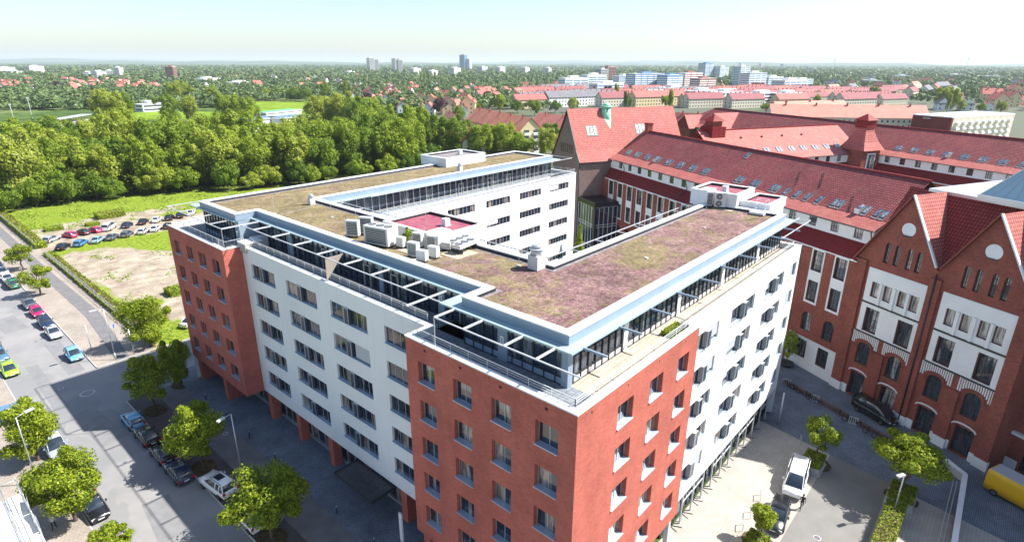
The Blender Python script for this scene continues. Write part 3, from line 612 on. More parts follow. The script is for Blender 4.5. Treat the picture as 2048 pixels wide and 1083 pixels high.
# check of orientation: outward of Fs must be -U
def quadG(mb, m, *p): mb.poly([G(*q) for q in p], m)
def arch_pts(a0, a1, zs, zr, n=8):
    c = (a0+a1)/2; r = (a1-a0)/2
    return [(c-r*math.cos(math.pi*k/n), zs+(zr)*math.sin(math.pi*k/n)) for k in range(n+1)]
def spandrel(mb, fr, a0, a1, zs, zt, m, off=0., depth=.3):
    p = arch_pts(a0, a1, zs, zt-zs)
    for k in range(len(p)-1):
        q = [p[k], p[k+1], (p[k+1][0], zt), (p[k][0], zt)]
        mb.poly([fr.P(a, z, off+.002) for a, z in q], m); mb.poly([fr.P(*p[k], off), fr.P(*p[k], off-depth), fr.P(*p[k+1], off-depth), fr.P(*p[k+1], off)], m)
def gbox(mb, fr, a0, a1, z0, z1, d0, d1, m): mb.box(a0, a1, -d1, -d0, z0, z1, m, T=fr.T())
OWHITE = mat('old_white_render', (.74, .76, .76), .85, spec=.2, var=.05, scale=.5)
TILED2 = brick_mat('shaded_roof_tiles', (.36, .07, .055), (.28, .05, .045), (.12, .02, .02), .34, .42, .05, rough=.7, var=.15, big=.2, bump=.6, offset=0.)  # darker tile copy, shade of the slope turned from the sun is in the colour
def gabled():
    B = thing('brick_gabled_building', 'red brick building with two steep gables, white panels and arched windows', 'brick building', G(-9, 0, 0)); B.rotation_euler = (0, 0, 0)
    inv = B.matrix_world  # children are placed in world space, so keep the empty at the origin
    B.location = (0, 0, 0)
    W1 = MB(); H = []; wins = []
    for g in range(2):
        o = 8.87*g
        for a0, a1 in ((2.55, 3.55), (4.15, 5.15), (5.95, 6.98), (7.4, 8.42)): wins.append((o+a0, o+a1, 13.9, 15.85, .45, GLL, 1, 1, None, 'small_window'))
        for a0, a1 in ((2.48, 4.32), (6.65, 8.47)): wins.append((o+a0, o+a1, 9.28, 12.45, .4, GLO, 3, 4, None, 'window'))
        for a0, a1 in ((2.4, 4.15), (6.5, 8.25)): wins.append((o+a0, o+a1, 4.7, 7.75, .35, GLO, 3, 4, 6.95, 'arched_window'))
        for a0, a1 in ((2.3, 4.3), (6.5, 8.5)): wins.append((o+a0, o+a1, .1, 3.45, .5, GLO, 2, 3, None, 'doorway'))
        for a0, a1 in ((3.15, 3.75), (4.35, 4.95), (5.85, 6.45), (6.95, 7.55)): wins.append((o+a0, o+a1, 18.5, 21.0, .3, GLO, 2, 4, 20.65, 'gable_window'))
    hol = [w[:4] for w in wins]
    # half planes for the two gables: apex 5.3/27.1 and 14.15/27.0, valley 9.68/19.5
    def gable_hp(l, c, r, za, zl, zr): return [(-(za-zl), (c-l), -(za-zl)*l+(c-l)*zl), ((za-zr), (r-c), (za-zr)*r+(r-c)*zr)]
    wall(W1, FO, 0, 9.68, 0, 27.2, [h for h in hol if h[0] < 9.6], .4, BRICKO, hp=gable_hp(0, 5.3, 9.68, 27.1, 18.5, 19.5))
    wall(W1, FO, 9.68, 19.3, 0, 27.2, [h for h in hol if h[0] > 9.6], .4, BRICKO, hp=gable_hp(9.68, 14.15, 19.3, 27.0, 19.5, 18.5))
    for w in wins:
        if w[8]: spandrel(W1, FO, w[0], w[1], w[8], w[3], BRICKO)
    quadG(W1, BRICKO, (0, 0, 0), (0, 0, 18.5), (0, 6, 18.5), (0, 6, 0)); quadG(W1, BRICKO, (-19.3, 0, 0), (-19.3, 3.2, 0), (-19.3, 3.2, 18.5), (-19.3, 0, 18.5))
    W1.build('brick_wall', B)
    for w in wins: window(B, FO, w[0], w[1], w[2], w[3], w[4], DARKM if w[9] != 'small_window' else OWHITE, w[5], w[6], w[7], .09, name=w[9] if w[9] != 'doorway' else 'door', bm_=.07)
    for g in range(2):                                               # white panels with openings, striped band over the arches
        o = 8.87*g; p = MB(); hs = [h for h in hol if 9 < h[2] < 17 and o < h[0] < o+9]
        wall(p, FO, o+1.8, o+9.1, 9.15, 17.5, hs, .1, OWHITE, off=.09); q = lambda a, z, d: FO.P(a, z, d)
        for (aa, bb, zz, z2) in ((o+1.8, o+9.1, 9.15, 9.15), (o+1.8, o+9.1, 17.5, 17.5)): p.poly([q(aa, zz, 0), q(bb, zz, 0), q(bb, zz, .09), q(aa, zz, .09)], OWHITE)
        p.poly([q(o+1.8, 9.15, 0), q(o+1.8, 17.5, 0), q(o+1.8, 17.5, .09), q(o+1.8, 9.15, .09)], OWHITE); p.poly([q(o+9.1, 9.15, 0), q(o+9.1, 17.5, 0), q(o+9.1, 17.5, .09), q(o+9.1, 9.15, .09)], OWHITE)
        for a in (3.85, 5.55, 7.2): gbox(p, FO, o+a-.14, o+a+.14, 13.2, 15.9, .06, .3, OWHITE)
        p.build('white_panel', B)
        p = MB(); gbox(p, FO, o+1.8, o+9.1, 12.95, 13.15, .09, .2, DARKM); gbox(p, FO, o+1.8, o+9.1, 8.98, 9.14, .0, .2, DARKM); p.build('string_course', B)
        for c in (3.27, 7.37):
            p = MB(); k = -7
            while k <= 7:
                a = o+c+k*.235; dz = math.sqrt(max(0, 1.35**2-(a-o-c)**2))*.62
                gbox(p, FO, a-.06, a+.06, 7.35+dz, 8.95, .0, .07, OWHITE); k += 1
            p.build('striped_band', B); p = MB(); pts = arch_pts(o+c-1.15, o+c+1.15, 6.95, 1.15, 10)
            for k in range(10): p.bar(FO.P(*pts[k], .05), FO.P(*pts[k+1], .05), .14, .16, BRICKO)
            p.build('arch_moulding', B)
            p = MB(); pts = arch_pts(o+c-1.25, o+c+1.25, 3.42, .45, 6)
            for k in range(6): p.bar(FO.P(*pts[k], .06), FO.P(*pts[k+1], .06), .14, .14, OWHITE)
            p.build('door_moulding', B)
        p = MB(); cc = [(o+5.35+.8*math.sin(2*math.pi*k/24), 23.1-.8*math.cos(2*math.pi*k/24)) for k in range(24)]
        p.poly([FO.P(a, z, .03) for a, z in cc][::-1], OWHITE); p.build('round_niche', B, fixn=True); p = MB(); gbox(p, FO, o+4.85, o+5.85, 22.3, 22.42, .02, .16, DARKM); p.build('niche_sill', B)
    p = MB()
    for a0, a1, z1 in ((-.05, 1.4, 18.2), (9.05, 10.3, 18.6), (18.0, 19.32, 18.2)): gbox(p, FO, a0, a1, 0, z1, 0, .28, BRICKO)
    p.build('pilaster', B)
    p = MB()
    for a0, a1 in ((4.75, 6.1), (13.6, 14.95)): gbox(p, FO, a0, a1, 0, 7.2, 0, .3, BRICKO); 
    p.build('buttress', B)
    p = MB()
    for a0, a1, d in ((-.1, 1.48, .36), (1.48, 2.2, .1), (4.67, 6.18, .4), (4.38, 4.67, .1), (6.18, 6.42, .1), (8.6, 9.0, .1), (9.0, 10.36, .36), (10.36, 11.1, .1), (13.2, 13.5, .1), (13.5, 15.05, .4), (15.05, 15.25, .1), (17.4, 17.95, .1), (17.95, 19.42, .36)): gbox(p, FO, a0, a1, 0, 1.15, 0, d, OWHITE)
    gbox(p, Fr(G(-19.3, 0, 0), A_U+math.pi/2+math.pi), 0, 0, 0, 0, 0, 0, OWHITE) if 0 else None
    p.build('plinth', B)
    p = MB(); p.tube(FO.P(9.68, .3, .34), FO.P(9.68, 19.2, .34), .09, DARKM); p.build('downpipe', B)
    # roofs: ridge runs back from each gable
    r = MB(); e = -.35
    def slope(sa, za, sb, zb, n0, n1, m): quadG(r, m, (sa, n0, za), (sb, n0, zb), (sb, n1, zb), (sa, n1, za))
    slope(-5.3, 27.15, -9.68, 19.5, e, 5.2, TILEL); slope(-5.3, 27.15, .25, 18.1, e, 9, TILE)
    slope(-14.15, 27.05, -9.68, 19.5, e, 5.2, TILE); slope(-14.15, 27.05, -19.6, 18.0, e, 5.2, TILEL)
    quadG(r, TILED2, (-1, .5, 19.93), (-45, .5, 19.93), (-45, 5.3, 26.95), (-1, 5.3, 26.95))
    r.build('tiled_roof', B, fixn=False)
    v = MB()
    for (sa, za, sb, zb) in ((-5.3, 27.2, -9.5, 19.9), (-5.3, 27.2, .3, 18.0), (-14.15, 27.1, -9.9, 19.9), (-14.15, 27.1, -19.6, 18)):
        v.bar(G(sa, e-.05, za), G(sb, e-.05, zb), .32, .14, OWHITE if sb < sa else BRICKO)
    v.build('verge', B)
    f = MB(); f.box(3.2, 45, 5.2, 19, 26.7, 27.15, STEEL, T=lambda a, n, z: G(-a, n, z)); f.box(2.8, 45, 3.4, 19, 0, 26.7, BRICKO, T=lambda a, n, z: G(-a, n+2, z))
    f.build('flat_roof', B)
    # glazed lantern
    la = MB(); c0 = at(1957, 398, 27.2); s0 = (c0-O0).dot(UU); n0 = (c0-O0).dot(NN); s1, n1 = s0-13, n0+9; ap = ((s0+s1)/2+3.5, (n0+n1)/2-1)
    BG = mat('lantern_glass', (.36, .50, .55), .3, spec=.8)
    base = [(s0, n0), (s1, n0), (s1, n1), (s0, n1)]
    for k in range(4): a_, b_ = base[k], base[(k+1) % 4]; la.poly([G(*a_, 27.6), G(*b_, 27.6), G(ap[0], ap[1], 31.8)], BG)
    for k in range(1, 12): t = k/12; la.bar(G(s0+(s1-s0)*t, n0, 27.65), G(ap[0], ap[1], 31.85), .06, .06, WSTEEL)
    for k in range(4): a_, b_ = base[k], base[(k+1) % 4]; la.bar(G(*a_, 27.5), G(*b_, 27.5), .4, .5, STEEL); la.bar(G(*a_, 27.65), G(ap[0], ap[1], 31.85), .14, .14, WSTEEL)
    la.build('glass_lantern', B, fixn=True)
    # recessed bay on the right
    p = MB(); Fk = FOn(3.0); hz = [(20.6, 23.4, .1, 3.6), (25.5, 27.6, .1, 3.4), (20.8, 23.2, 5, 8), (25.5, 27.6, 5, 8), (20.8, 23.2, 9.6, 16.8), (25.5, 27.6, 9.6, 16.8)]
    wall(p, Fk, 19.3, 45, 0, 18.4, hz, .35, BRICKO); gbox(p, Fk, 19.3, 20.4, 0, 1.1, 0, .15, OWHITE); gbox(p, Fk, 23.6, 25.3, 0, 1.1, 0, .15, OWHITE); gbox(p, Fk, 19.3, 24.8, 4.1, 4.4, 0, .5, OWHITE)
    p.build('brick_wall', B)
    for h in hz: window(B, Fk, *h[:4], .35, DARKM, GLO, 3, 4, .09, name='window', bm_=.07)
gabled()
def wing_roof(B, fr_pt, s0, s1, n0, zl=17.8, end0=False, end1=False, ridge=10, name='tiled_roof', m=TILE, mf=TILEL, mk=TILED):
    """roof section of the wings: skirt, white strip, flared slope; fr_pt maps (s, n, z)"""
    def q(mb, mm, *p): mb.poly([fr_pt(*x) for x in p], mm)
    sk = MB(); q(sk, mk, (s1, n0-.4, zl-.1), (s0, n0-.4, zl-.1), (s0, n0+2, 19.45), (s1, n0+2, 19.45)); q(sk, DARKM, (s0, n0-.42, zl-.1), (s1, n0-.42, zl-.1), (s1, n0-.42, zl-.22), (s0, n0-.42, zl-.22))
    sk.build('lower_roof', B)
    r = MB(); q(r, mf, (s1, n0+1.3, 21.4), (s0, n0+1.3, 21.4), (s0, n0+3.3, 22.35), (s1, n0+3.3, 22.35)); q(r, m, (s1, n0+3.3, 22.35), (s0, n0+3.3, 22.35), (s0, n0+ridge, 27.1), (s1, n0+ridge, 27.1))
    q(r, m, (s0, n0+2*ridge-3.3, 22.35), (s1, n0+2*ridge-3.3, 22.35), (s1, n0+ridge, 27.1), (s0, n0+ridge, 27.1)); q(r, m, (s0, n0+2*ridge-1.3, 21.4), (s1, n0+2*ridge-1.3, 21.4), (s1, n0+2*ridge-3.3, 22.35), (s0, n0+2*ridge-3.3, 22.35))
    r.build(name, B)
    t = MB(); t.bar(fr_pt(s0, n0+ridge, 27.13), fr_pt(s1, n0+ridge, 27.13), .35, .22, TILED); t.build('ridge_tiles', B)
    t = MB(); t.bar(fr_pt(s0, n0+1.25, 21.36), fr_pt(s1, n0+1.25, 21.36), .16, .14, DARKM); t.bar(fr_pt(s0, n0-.45, zl-.12), fr_pt(s1, n0-.45, zl-.12), .14, .13, OWHITE); t.build('gutter', B)
def slope_pt(n_rel):                       # height of the slope at a distance from the wall
    return 22.35+(n_rel-3.3)*(27.1-22.35)/(10-3.3)
def skylight(B, fp, s, n, w=.72, open_=False, l=1.25):
    b = MB(); g_ = MB(); z0, z1 = slope_pt(n), slope_pt(n+l); h = .13
    c = [(s, n, z0), (s+w, n, z0), (s+w, n+l, z1), (s, n+l, z1)]
    lo = [fp(*p) for p in c]; hi = [fp(p[0], p[1], p[2]+h+(.55 if open_ and k < 2 else 0)) for k, p in enumerate(c)]
    for k in range(4): b.poly([lo[k], lo[(k+1) % 4], hi[(k+1) % 4], hi[k]], STEEL)
    i = [fp(p[0]+(.07 if k in (0, 3) else -.07), p[1]+(.07 if k < 2 else -.07), p[2]+h+.012+(.5 if open_ and k < 2 else 0)) for k, p in enumerate(c)]
    b.poly(hi, DARKM); o = b.build('skylight', B, fixn=True); g_.poly([v+Vector((0, 0, .02)) for v in i], GLS); g_.build('pane', o)
def long_wing():
    B = thing('tiled_long_wing', 'long brick wing with white window strip and tall red tiled roof behind the office block', 'brick wing')
    s0, s1 = .0, 62.6; bays = [2.1+3.54*k for k in range(17)]
    w = MB(); hol = []; wins = []
    for c in bays:
        a = -c
        for z0, z1, hw, nm, rise in ((14.4, 17.3, .85, 'window', 0), (10.0, 13.0, .8, 'window', 0), (5.5, 8.35, .82, 'arched_window', 7.6), (1.5 if c != 5.64 else .1, 4.2, .85, 'ground_window', 0)): hol.append((a-hw, a+hw, z0, z1)); wins.append((a-hw, a+hw, z0, z1, nm, rise))
    wall(w, FO, -s1, -s0, 0, 17.7, hol, .35, BRICKO)
    for x in wins:
        if x[5]: spandrel(w, FO, x[0], x[1], x[5], x[3], BRICKO)
    w.build('brick_wall', B)
    for i, x in enumerate(wins):
        if x[0] < -32 and x[2] < 9: continue
        if -32 < x[0] < -9: continue
        window(B, FO, x[0], x[1], x[2], x[3], .35, DARKM, GLO, 3, 4, .08, name=x[4], bm_=.07)
    for c in bays:                                                   # white window surrounds
        if 9 < c < 31: continue
        p = MB(); wall(p, FO, -c-1.0, -c+1.0, 9.7, 17.55, [h for h in hol if abs((h[0]+h[1])/2+c) < .1 and h[2] > 9], .1, OWHITE, off=.06); gbox(p, FO, -c-1.03, -c-.97, 9.7, 17.55, 0, .07, OWHITE); gbox(p, FO, -c+.97, -c+1.03, 9.7, 17.55, 0, .07, OWHITE); p.build('window_surround', B)
    p = MB(); wall(p, FO, -8.0, 0, 0, 4.55, [h for h in hol if h[0] > -8 and h[2] < 2], .08, OWHITE, off=.1); gbox(p, FO, -8, 0, 4.45, 4.6, 0, .1, OWHITE); p.build('white_plinth', B)
    st = MB(); Fw = FOn(2.0); hs = [(-c-.62, -c+.62, 19.8, 21.15) for c in bays]
    wall(st, Fw, -s1, -s0, 19.3, 21.5, hs, .14, OWHITE); st.build('window_strip_wall', B)
    for h in hs: window(B, Fw, *h, .14, DARKM, GLO, 3, 2, .07, name='strip_window', bm_=.07)
    wing_roof(B, G, -.3, 60.6, 0)
    r = MB(); quadG(r, TILE, (60.6, 3.3, 22.35), (60.6, 10, 27.1), (62.6, 10, 27.1), (62.6, 3.3, 22.35)); quadG(r, TILEL, (60.6, 1.3, 21.4), (60.6, 3.3, 22.35), (62.6, 3.3, 22.35), (62.6, 1.3, 21.4)); quadG(r, TILED, (60.6, -.4, 17.7), (60.6, 2, 19.45), (62.6, 2, 19.45))
    r.build('tiled_roof', B)
    w = MB(); wall(w, FOn(20), -s1, -s0, 0, 21.5, [], 0, OWHITE); w.build('rear_wall', B)
    for s in (59.3, 55.9, 52.3, 48.8, 45.2, 41.7, 38.1, 34.6, 26.2, 22.7, 18.7, 7.6, 3.7, 1.2):
        op = s in (3.7, 48.8)
        for d in (-.82, .06): skylight(B, G, s+d, 3.5, open_=op and d > 0)
    for s in (16.0, 14.0, 12.1, 10.1): skylight(B, G, s, 3.4)
    skylight(B, G, 29.5, 8.2, .8, l=1.0)
    c = MB(); c.box(60.4, 61.6, 9.4, 10.6, 25, 28.7, BRICKO, T=G); c.box(60.3, 61.7, 9.3, 10.7, 28.5, 28.8, TILED, T=G); c.build('chimney', B)
    t = MB()
    for s, n in ((17.5, 7.6), (13.7, 8.), (6.5, 5.6)):
        for k in range(6): q = n-k*.42; t.box(s-k*.28, s-k*.28+.22, q, q+.12, slope_pt(q), slope_pt(q)+.16, DARKM, T=G)
    t.build('roof_steps', B)
    for s in (36.3, 57.0, -.0):
        t = MB(); t.tube(G(s, 1.3, 21.3), G(s, 1.9, 19.7), .07, DARKM); t.tube(G(s, 1.9, 19.7), G(s, -.5, 17.8), .07, DARKM); t.build('downpipe', B)
long_wing()
def tower_hall():
    B = thing('tall_gabled_hall', 'tall brick hall with steep pink tiled roof and green copper cupola', 'brick hall')
    TB = brick_mat('brown_brick', (.27, .185, .165), (.20, .135, .125), (.17, .13, .12), .3, .09, .01, var=.12, big=.3)
    s0, s1, ap, n0, n1, ze, za = 62.6, 75.8, 69.1, -5.7, 22.0, 21.0, 31.5
    w = MB(); Fg = FOn(n0); hs = [(-72.0+k*1.02, -71.45+k*1.02, 22.2, 24.2) for k in range(6)]
    def edge(zk): return [((za-zk)*-1, (ap-s0)*1.0, 0)]
    # bell-shaped gable: lower flare then steep rise
    L = [(-s1, ze), (-s1+1.6, 23.3), (-ap, za), (-s0-1.6, 23.3), (-s0, ze)]
    hp = [(-(za-23.3), (-ap+s1-1.6), -(za-23.3)*(-s1+1.6)+(-ap+s1-1.6)*23.3), ((za-23.3), (-s0-1.6+ap), (za-23.3)*(-s0-1.6)+(-s0-1.6+ap)*23.3)]
    wall(w, Fg, -s1, -s0, 0, ze, [], .3, TB)
    wall(w, Fg, -s1, -s0, ze, za, hs, .3, TB, hp=[(-2.3, 1.6, 2.3*s1+1.6*ze), (2.3, 1.6, 2.3*-s0+1.6*ze)]+hp)
    wall(w, Fs(s0), n0, n1, 0, ze, [], 0, TB); wall(w, Fr(G(s1, 0, 0), math.atan2(-NN.y, -NN.x)), -n1, -n0, 0, ze, [], 0, TB)
    w.build('brick_wall', B)
    for h in hs: window(B, Fg, *h, .3, DARKM, GLO, 1, 1, .05, name='gable_window')
    r = MB(); e = n0-.3
    for sg, sa, sb, m in ((1, s0-.35, s0+1.5, TILEL), (-1, s1+.35, s1-1.5, TILE)):
        a, b_, c = (sa, ze-.15), (sb, 23.35), (ap, za+.1)
        for p, q in ((a, b_), (b_, c)):
            pts = [G(p[0], e, p[1]), G(p[0], n1, p[1]), G(q[0], n1, q[1]), G(q[0], e, q[1])]
            r.poly(pts if sg < 0 else pts[::-1], m)
    r.build('tiled_roof', B, fixn=False)
    t = MB(); t.bar(G(s0-.3, e, ze-.2), G(s0-.3, 3, ze-.2), .2, .2, DARKM); t.bar(G(s0-.3, e, ze-.1), G(s0+1.5, e, 23.3), .2, .15, DARKM); t.bar(G(s0+1.5, e, 23.3), G(ap, e, za+.1), .2, .15, DARKM); t.build('gutter', B)
    t = MB(); t.tube(G(s0+.0, n0-.15, 0), G(s0, n0-.15, ze), .1, DARKM); t.build('downpipe', B)
    t = MB(); wall(t, FOn(n1), -s1, -s0, 0, ze, [], 0, TB); t.poly([G(s0, n1, ze), G(s1, n1, ze), G(ap, n1, za)], TB); t.build('rear_wall', B)
    c = MB(); p = (ap-.5, 3.6); bz = 28.0
    c.tube(G(*p, bz), G(*p, 31.7), 1.1, GREENCU, 16); c.tube(G(*p, 31.7), G(*p, 32.1), 1.28, GREENCU, 16, r2=1.22); c.tube(G(*p, 32.0), G(*p, 32.8), 1.22, GREENCU, 16, r2=.3); c.tube(G(*p, 32.8), G(*p, 33.3), .16, WSTEEL, 8, r2=.05)
    zz = lambda s: 23.35+(s-s0-1.5)*(za-23.3)/(ap-s0-1.5)
    c.poly([G(ap-.5, 2.5, zz(ap-.5)+.15), G(ap-1.6, 2.8, zz(ap-1.6)+.12), G(ap-2.7, 3.6, zz(ap-2.7)+.12), G(ap-1.6, 4.4, zz(ap-1.6)+.12), G(ap-.5, 4.7, zz(ap-.5)+.15)][::-1], GREENCU)
    for k in range(8): a = 2*math.pi*k/8; v = Vector((math.cos(a), math.sin(a), 0))*1.0; c.bar(G(*p, 30.7)+v, G(*p, 31.4)+v, .3, .3, DARKM) if k % 2 else None
    c.build('cupola', B)
    for n in (-2.4, -1.5, -.6, 10.2, 11.1, 12.0):
        b = MB(); s = s0+3.1; q = [(s, n), (s, n+.75), (s+1.15, n+.75), (s+1.15, n)]; v = [G(a, m_, zz(a)+.14) for a, m_ in q]; b.poly([G(a, m_, zz(a)+.06) for a, m_ in [(s-.1, n-.08), (s-.1, n+.83), (s+1.25, n+.83), (s+1.25, n-.08)]][::-1], DARKM); b.poly(v[::-1], GLL); b.build('skylight', B)
tower_hall()
def stair_tower():
    B = thing('glass_stair_tower', 'black framed glass stair tower in the courtyard corner', 'stair tower')
    b = MB(); s0, s1, n0, n1, z = 55.6, 62.5, -5.6, -.1, 12.6; b.box(s0-.3, s1, n0-.3, n1, z, z+.9, BLACK, T=G); b.build('flat_roof', B)
    b = MB(); b.box(s0, s1, n0, n1, 0, z, GLP, T=G); b.build('glazing', B)
    b = MB()
    for zz in (.1, 4., 8.2, 8.7, 12.5): b.bar(G(s0-.05, n0, zz), G(s0-.05, n1, zz), .1, .12, WSTEEL); b.bar(G(s0, n0-.05, zz), G(s1, n0-.05, zz), .1, .12, WSTEEL)
    for k in range(6): n = n0+(n1-n0)*k/5; b.bar(G(s0-.06, n, 0), G(s0-.06, n, z), .1, .1, WSTEEL)
    for k in range(7): s = s0+(s1-s0)*k/6; b.bar(G(s, n0-.06, 0), G(s, n0-.06, z), .1, .1, WSTEEL)
    b.bar(G(s0-.05, n0-.05, 0), G(s0-.05, n0-.05, z), .5, .5, BLACK); b.build('frame', B)
stair_tower()
def simple_wing(B, fp, fr_, s0, s1, n0, first, step=3.54, wins=True, sky=()):
    """fr_ is the Fr of the white strip wall; windows at first+k*step along it"""
    st = MB(); hs = []; a = first
    while a < s1-1.5 and wins: hs.append((a-.62, a+.62, 19.8, 21.15)); a += step
    wall(st, fr_, s0, s1, 19.3, 21.5, hs, .14, OWHITE); st.build('window_strip_wall', B)
    for h in hs: window(B, fr_, *h, .14, DARKM, GLO, 3, 2, .07, name='strip_window', bm_=.07)
def rear():
    B = thing('rear_wing', 'long rear wing with red tiled roof, paired skylights and white window strip', 'brick wing')
    n0 = 61.6; w = MB(); wall(w, FOn(n0), -120, 30, 0, 17.7, [], 0, BRICKO); wall(w, FOn(n0+20), -120, 30, 0, 21.5, [], 0, OWHITE); wall(w, Fr(G(120, 0, 0), math.atan2(-NN.y, -NN.x)), -n0-20, -n0, 0, 21.5, [], 0, BRICKO); w.build('brick_wall', B)
    simple_wing(B, G, FOn(n0+2), -46, 30, n0, -43.6)
    w = MB(); wall(w, FOn(n0+2), -120, -46, 19.3, 21.5, [], 0, OWHITE); w.build('window_strip_wall', B)
    wing_roof(B, G, -30, 112, n0)
    r = MB(); quadG(r, TILE, (112, n0+10, 27.1), (112, n0+1.3, 21.4), (121, n0+1.3, 21.4)); quadG(r, TILE, (112, n0+10, 27.1), (121, n0+1.3, 21.4), (121, n0+18.7, 21.4)); quadG(r, TILE, (112, n0+10, 27.1), (121, n0+18.7, 21.4), (112, n0+18.7, 21.4)); quadG(r, TILED, (112, n0-.4, 17.7), (112, n0+2, 19.45), (121, n0+2, 19.45), (121, n0-.4, 17.7)); r.build('hipped_roof', B)
    for k in range(15):
        s = 43-3.54*k
        for d in (-.82, .06): skylight(B, lambda a, n, z: G(a, n+n0, z), s+d, 3.5, open_=(k == 3 and d < 0))
    for sc, hw in ((100, 5.2), (114, 4.2)):                                    # cross gables
        g_ = MB(); zt = 26.6 if hw > 5 else 25; quadG(g_, TILEL, (sc-hw, n0-1.5, 21), (sc-hw, n0+11, 21), (sc-.0, n0+9.4, zt), (sc, n0-.5, zt)); quadG(g_, TILED, (sc+hw, n0+11, 21), (sc+hw, n0-1.5, 21), (sc, n0-.5, zt), (sc, n0+9.4, zt)); quadG(g_, TILED, (sc-hw, n0-1.5, 21), (sc, n0-.5, zt), (sc+hw, n0-1.5, 21)); g_.build('cross_gable_roof', B)
        g_ = MB(); g_.box(sc-hw+.5, sc+hw-.5, n0-1, n0+4, 0, 21, OWHITE if hw > 5 else BRICKO, T=G); g_.build('cross_gable_wall', B)
    # corner turret
    t = MB(); t.box(45.4, 51, 57.6, 63.2, 0, 22.6, BRICKO, T=G); t.build('turret', B)
    t = MB(); cs, cn = 48.2, 60.4
    prof = [(3.35, 22.45), (2.3, 24.2), (1.45, 26.4), (1.25, 27.4)]
    for k in range(3):
        (r0, z0), (r1, z1) = prof[k], prof[k+1]; q0 = [(-1, -1), (1, -1), (1, 1), (-1, 1)]
        for j in range(4): a_, b_ = q0[j], q0[(j+1) % 4]; t.poly([G(cs+a_[0]*r0, cn+a_[1]*r0, z0), G(cs+b_[0]*r0, cn+b_[1]*r0, z0), G(cs+b_[0]*r1, cn+b_[1]*r1, z1), G(cs+a_[0]*r1, cn+a_[1]*r1, z1)], TILEL)
    t.box(cs-1.5, cs+1.5, cn-1.5, cn+1.5, 27.3, 29, TILED, T=G); t.poly([G(cs-1.8, cn-1.8, 29), G(cs+1.8, cn-1.8, 29), G(cs, cn, 30.4)], TILED); t.poly([G(cs-1.8, cn-1.8, 29), G(cs, cn, 30.4), G(cs-1.8, cn+1.8, 29)], TILED); t.poly([G(cs+1.8, cn-1.8, 29), G(cs+1.8, cn+1.8, 29), G(cs, cn, 30.4)], TILED)
    t.build('turret_roof', B)
    Ft = Fs(45.4); f = MB(); gbox(f, Ft, 59.2, 61.7, 15.8, 21.8, 0, .12, OWHITE); f.build('window_surround', B); window(B, Ft, 59.5, 61.4, 17.6, 21.5, .0, DARKM, GLO, 3, 5, .1, name='arched_window', off=.14)
rear()
def middle():
    B = thing('connecting_wing', 'connecting wing with smooth pink sunlit tiled roof and row of pale skylights', 'brick wing')
    fp = lambda s, n, z: G(47+n, s, z)                # s along N, n across (towards +U)
    w = MB(); wall(w, Fs(47), 20, 62, 0, 17.7, [], 0, BRICKO); w.build('brick_wall', B)
    simple_wing(B, fp, Fs(49.0), 20, 62, 0, 23)
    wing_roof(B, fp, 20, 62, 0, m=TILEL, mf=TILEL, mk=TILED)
    for k in range(9):
        for d in (-.8, .08): skylight(B, fp, 27.5+3.6*k+d, 3.5)
    r = MB()
    for k in range(4): r.box(30+6*k, 30.3+6*k, 7.5, 7.8, slope_pt(7.5), slope_pt(7.5)+.4, BLACK, T=fp)
    r.build('roof_vent', B)
    t = MB(); t.box(22.3, 26, 8.0, 12, 24, 28.0, TILED, T=fp); t.box(22.9, 25.4, 8.7, 11.3, 28, 29.2, BRICKO, T=fp); 
    for a_, b_ in (((22.4, 8.2), (25.9, 8.2)), ((25.9, 8.2), (25.9, 11.8)), ((25.9, 11.8), (22.4, 11.8)), ((22.4, 11.8), (22.4, 8.2))): t.poly([fp(*a_, 29.2), fp(*b_, 29.2), fp(24.2, 10, 30.6)], TILED)
    t.build('ventilation_turret', B)
middle()
# ------------------------------------------------------------------ vegetation
def leaf_mat(name, stops, transl=.35, hue=.0):
    m, n, b = nodes(name); L = n.links.new; g = n.nodes.new('ShaderNodeNewGeometry'); oi = n.nodes.new('ShaderNodeObjectInfo')
    ad = n.nodes.new('ShaderNodeMath'); ad.operation = 'MULTIPLY_ADD'; L(oi.outputs['Random'], ad.inputs[0]); ad.inputs[1].default_value = hue
    ml = n.nodes.new('ShaderNodeMath'); ml.operation = 'MULTIPLY'; L(g.outputs['Random Per Island'], ml.inputs[0]); ml.inputs[1].default_value = 1-hue; L(ml.outputs[0], ad.inputs[2])
    c = ramp(n, ad.outputs[0], stops); L(c, b.inputs['Base Color']); b.inputs['Roughness'].default_value = .55; b.inputs['Specular IOR Level'].default_value = .25
    t = n.nodes.new('ShaderNodeBsdfTranslucent'); L(c, t.inputs['Color']); x = n.nodes.new('ShaderNodeMixShader'); x.inputs[0].default_value = transl
    L(b.outputs[0], x.inputs[1]); L(t.outputs[0], x.inputs[2]); L(x.outputs[0], n.nodes['Material Output'].inputs['Surface']); MATS[name] = m; return m
LEAF_ST = leaf_mat('street_tree_leaf', [(0, (.06, .10, .006)), (.3, (.16, .23, .012)), (.65, (.28, .35, .018)), (1, (.42, .46, .04))], .38, .15)
LEAF_FO = leaf_mat('wood_leaf', [(0, (.07, .13, .025)), (.25, (.14, .23, .02)), (.5, (.25, .34, .03)), (.75, (.35, .41, .04)), (1, (.40, .42, .13))], .45, .6)
LEAF_CU = leaf_mat('copper_beech_leaf', [(0, (.03, .015, .03)), (1, (.09, .035, .06))], .2, .3)
LEAF_FAR = leaf_mat('far_leaf', [(0, (.06, .10, .035)), (.5, (.11, .17, .05)), (1, (.18, .24, .08))], .2, .0)
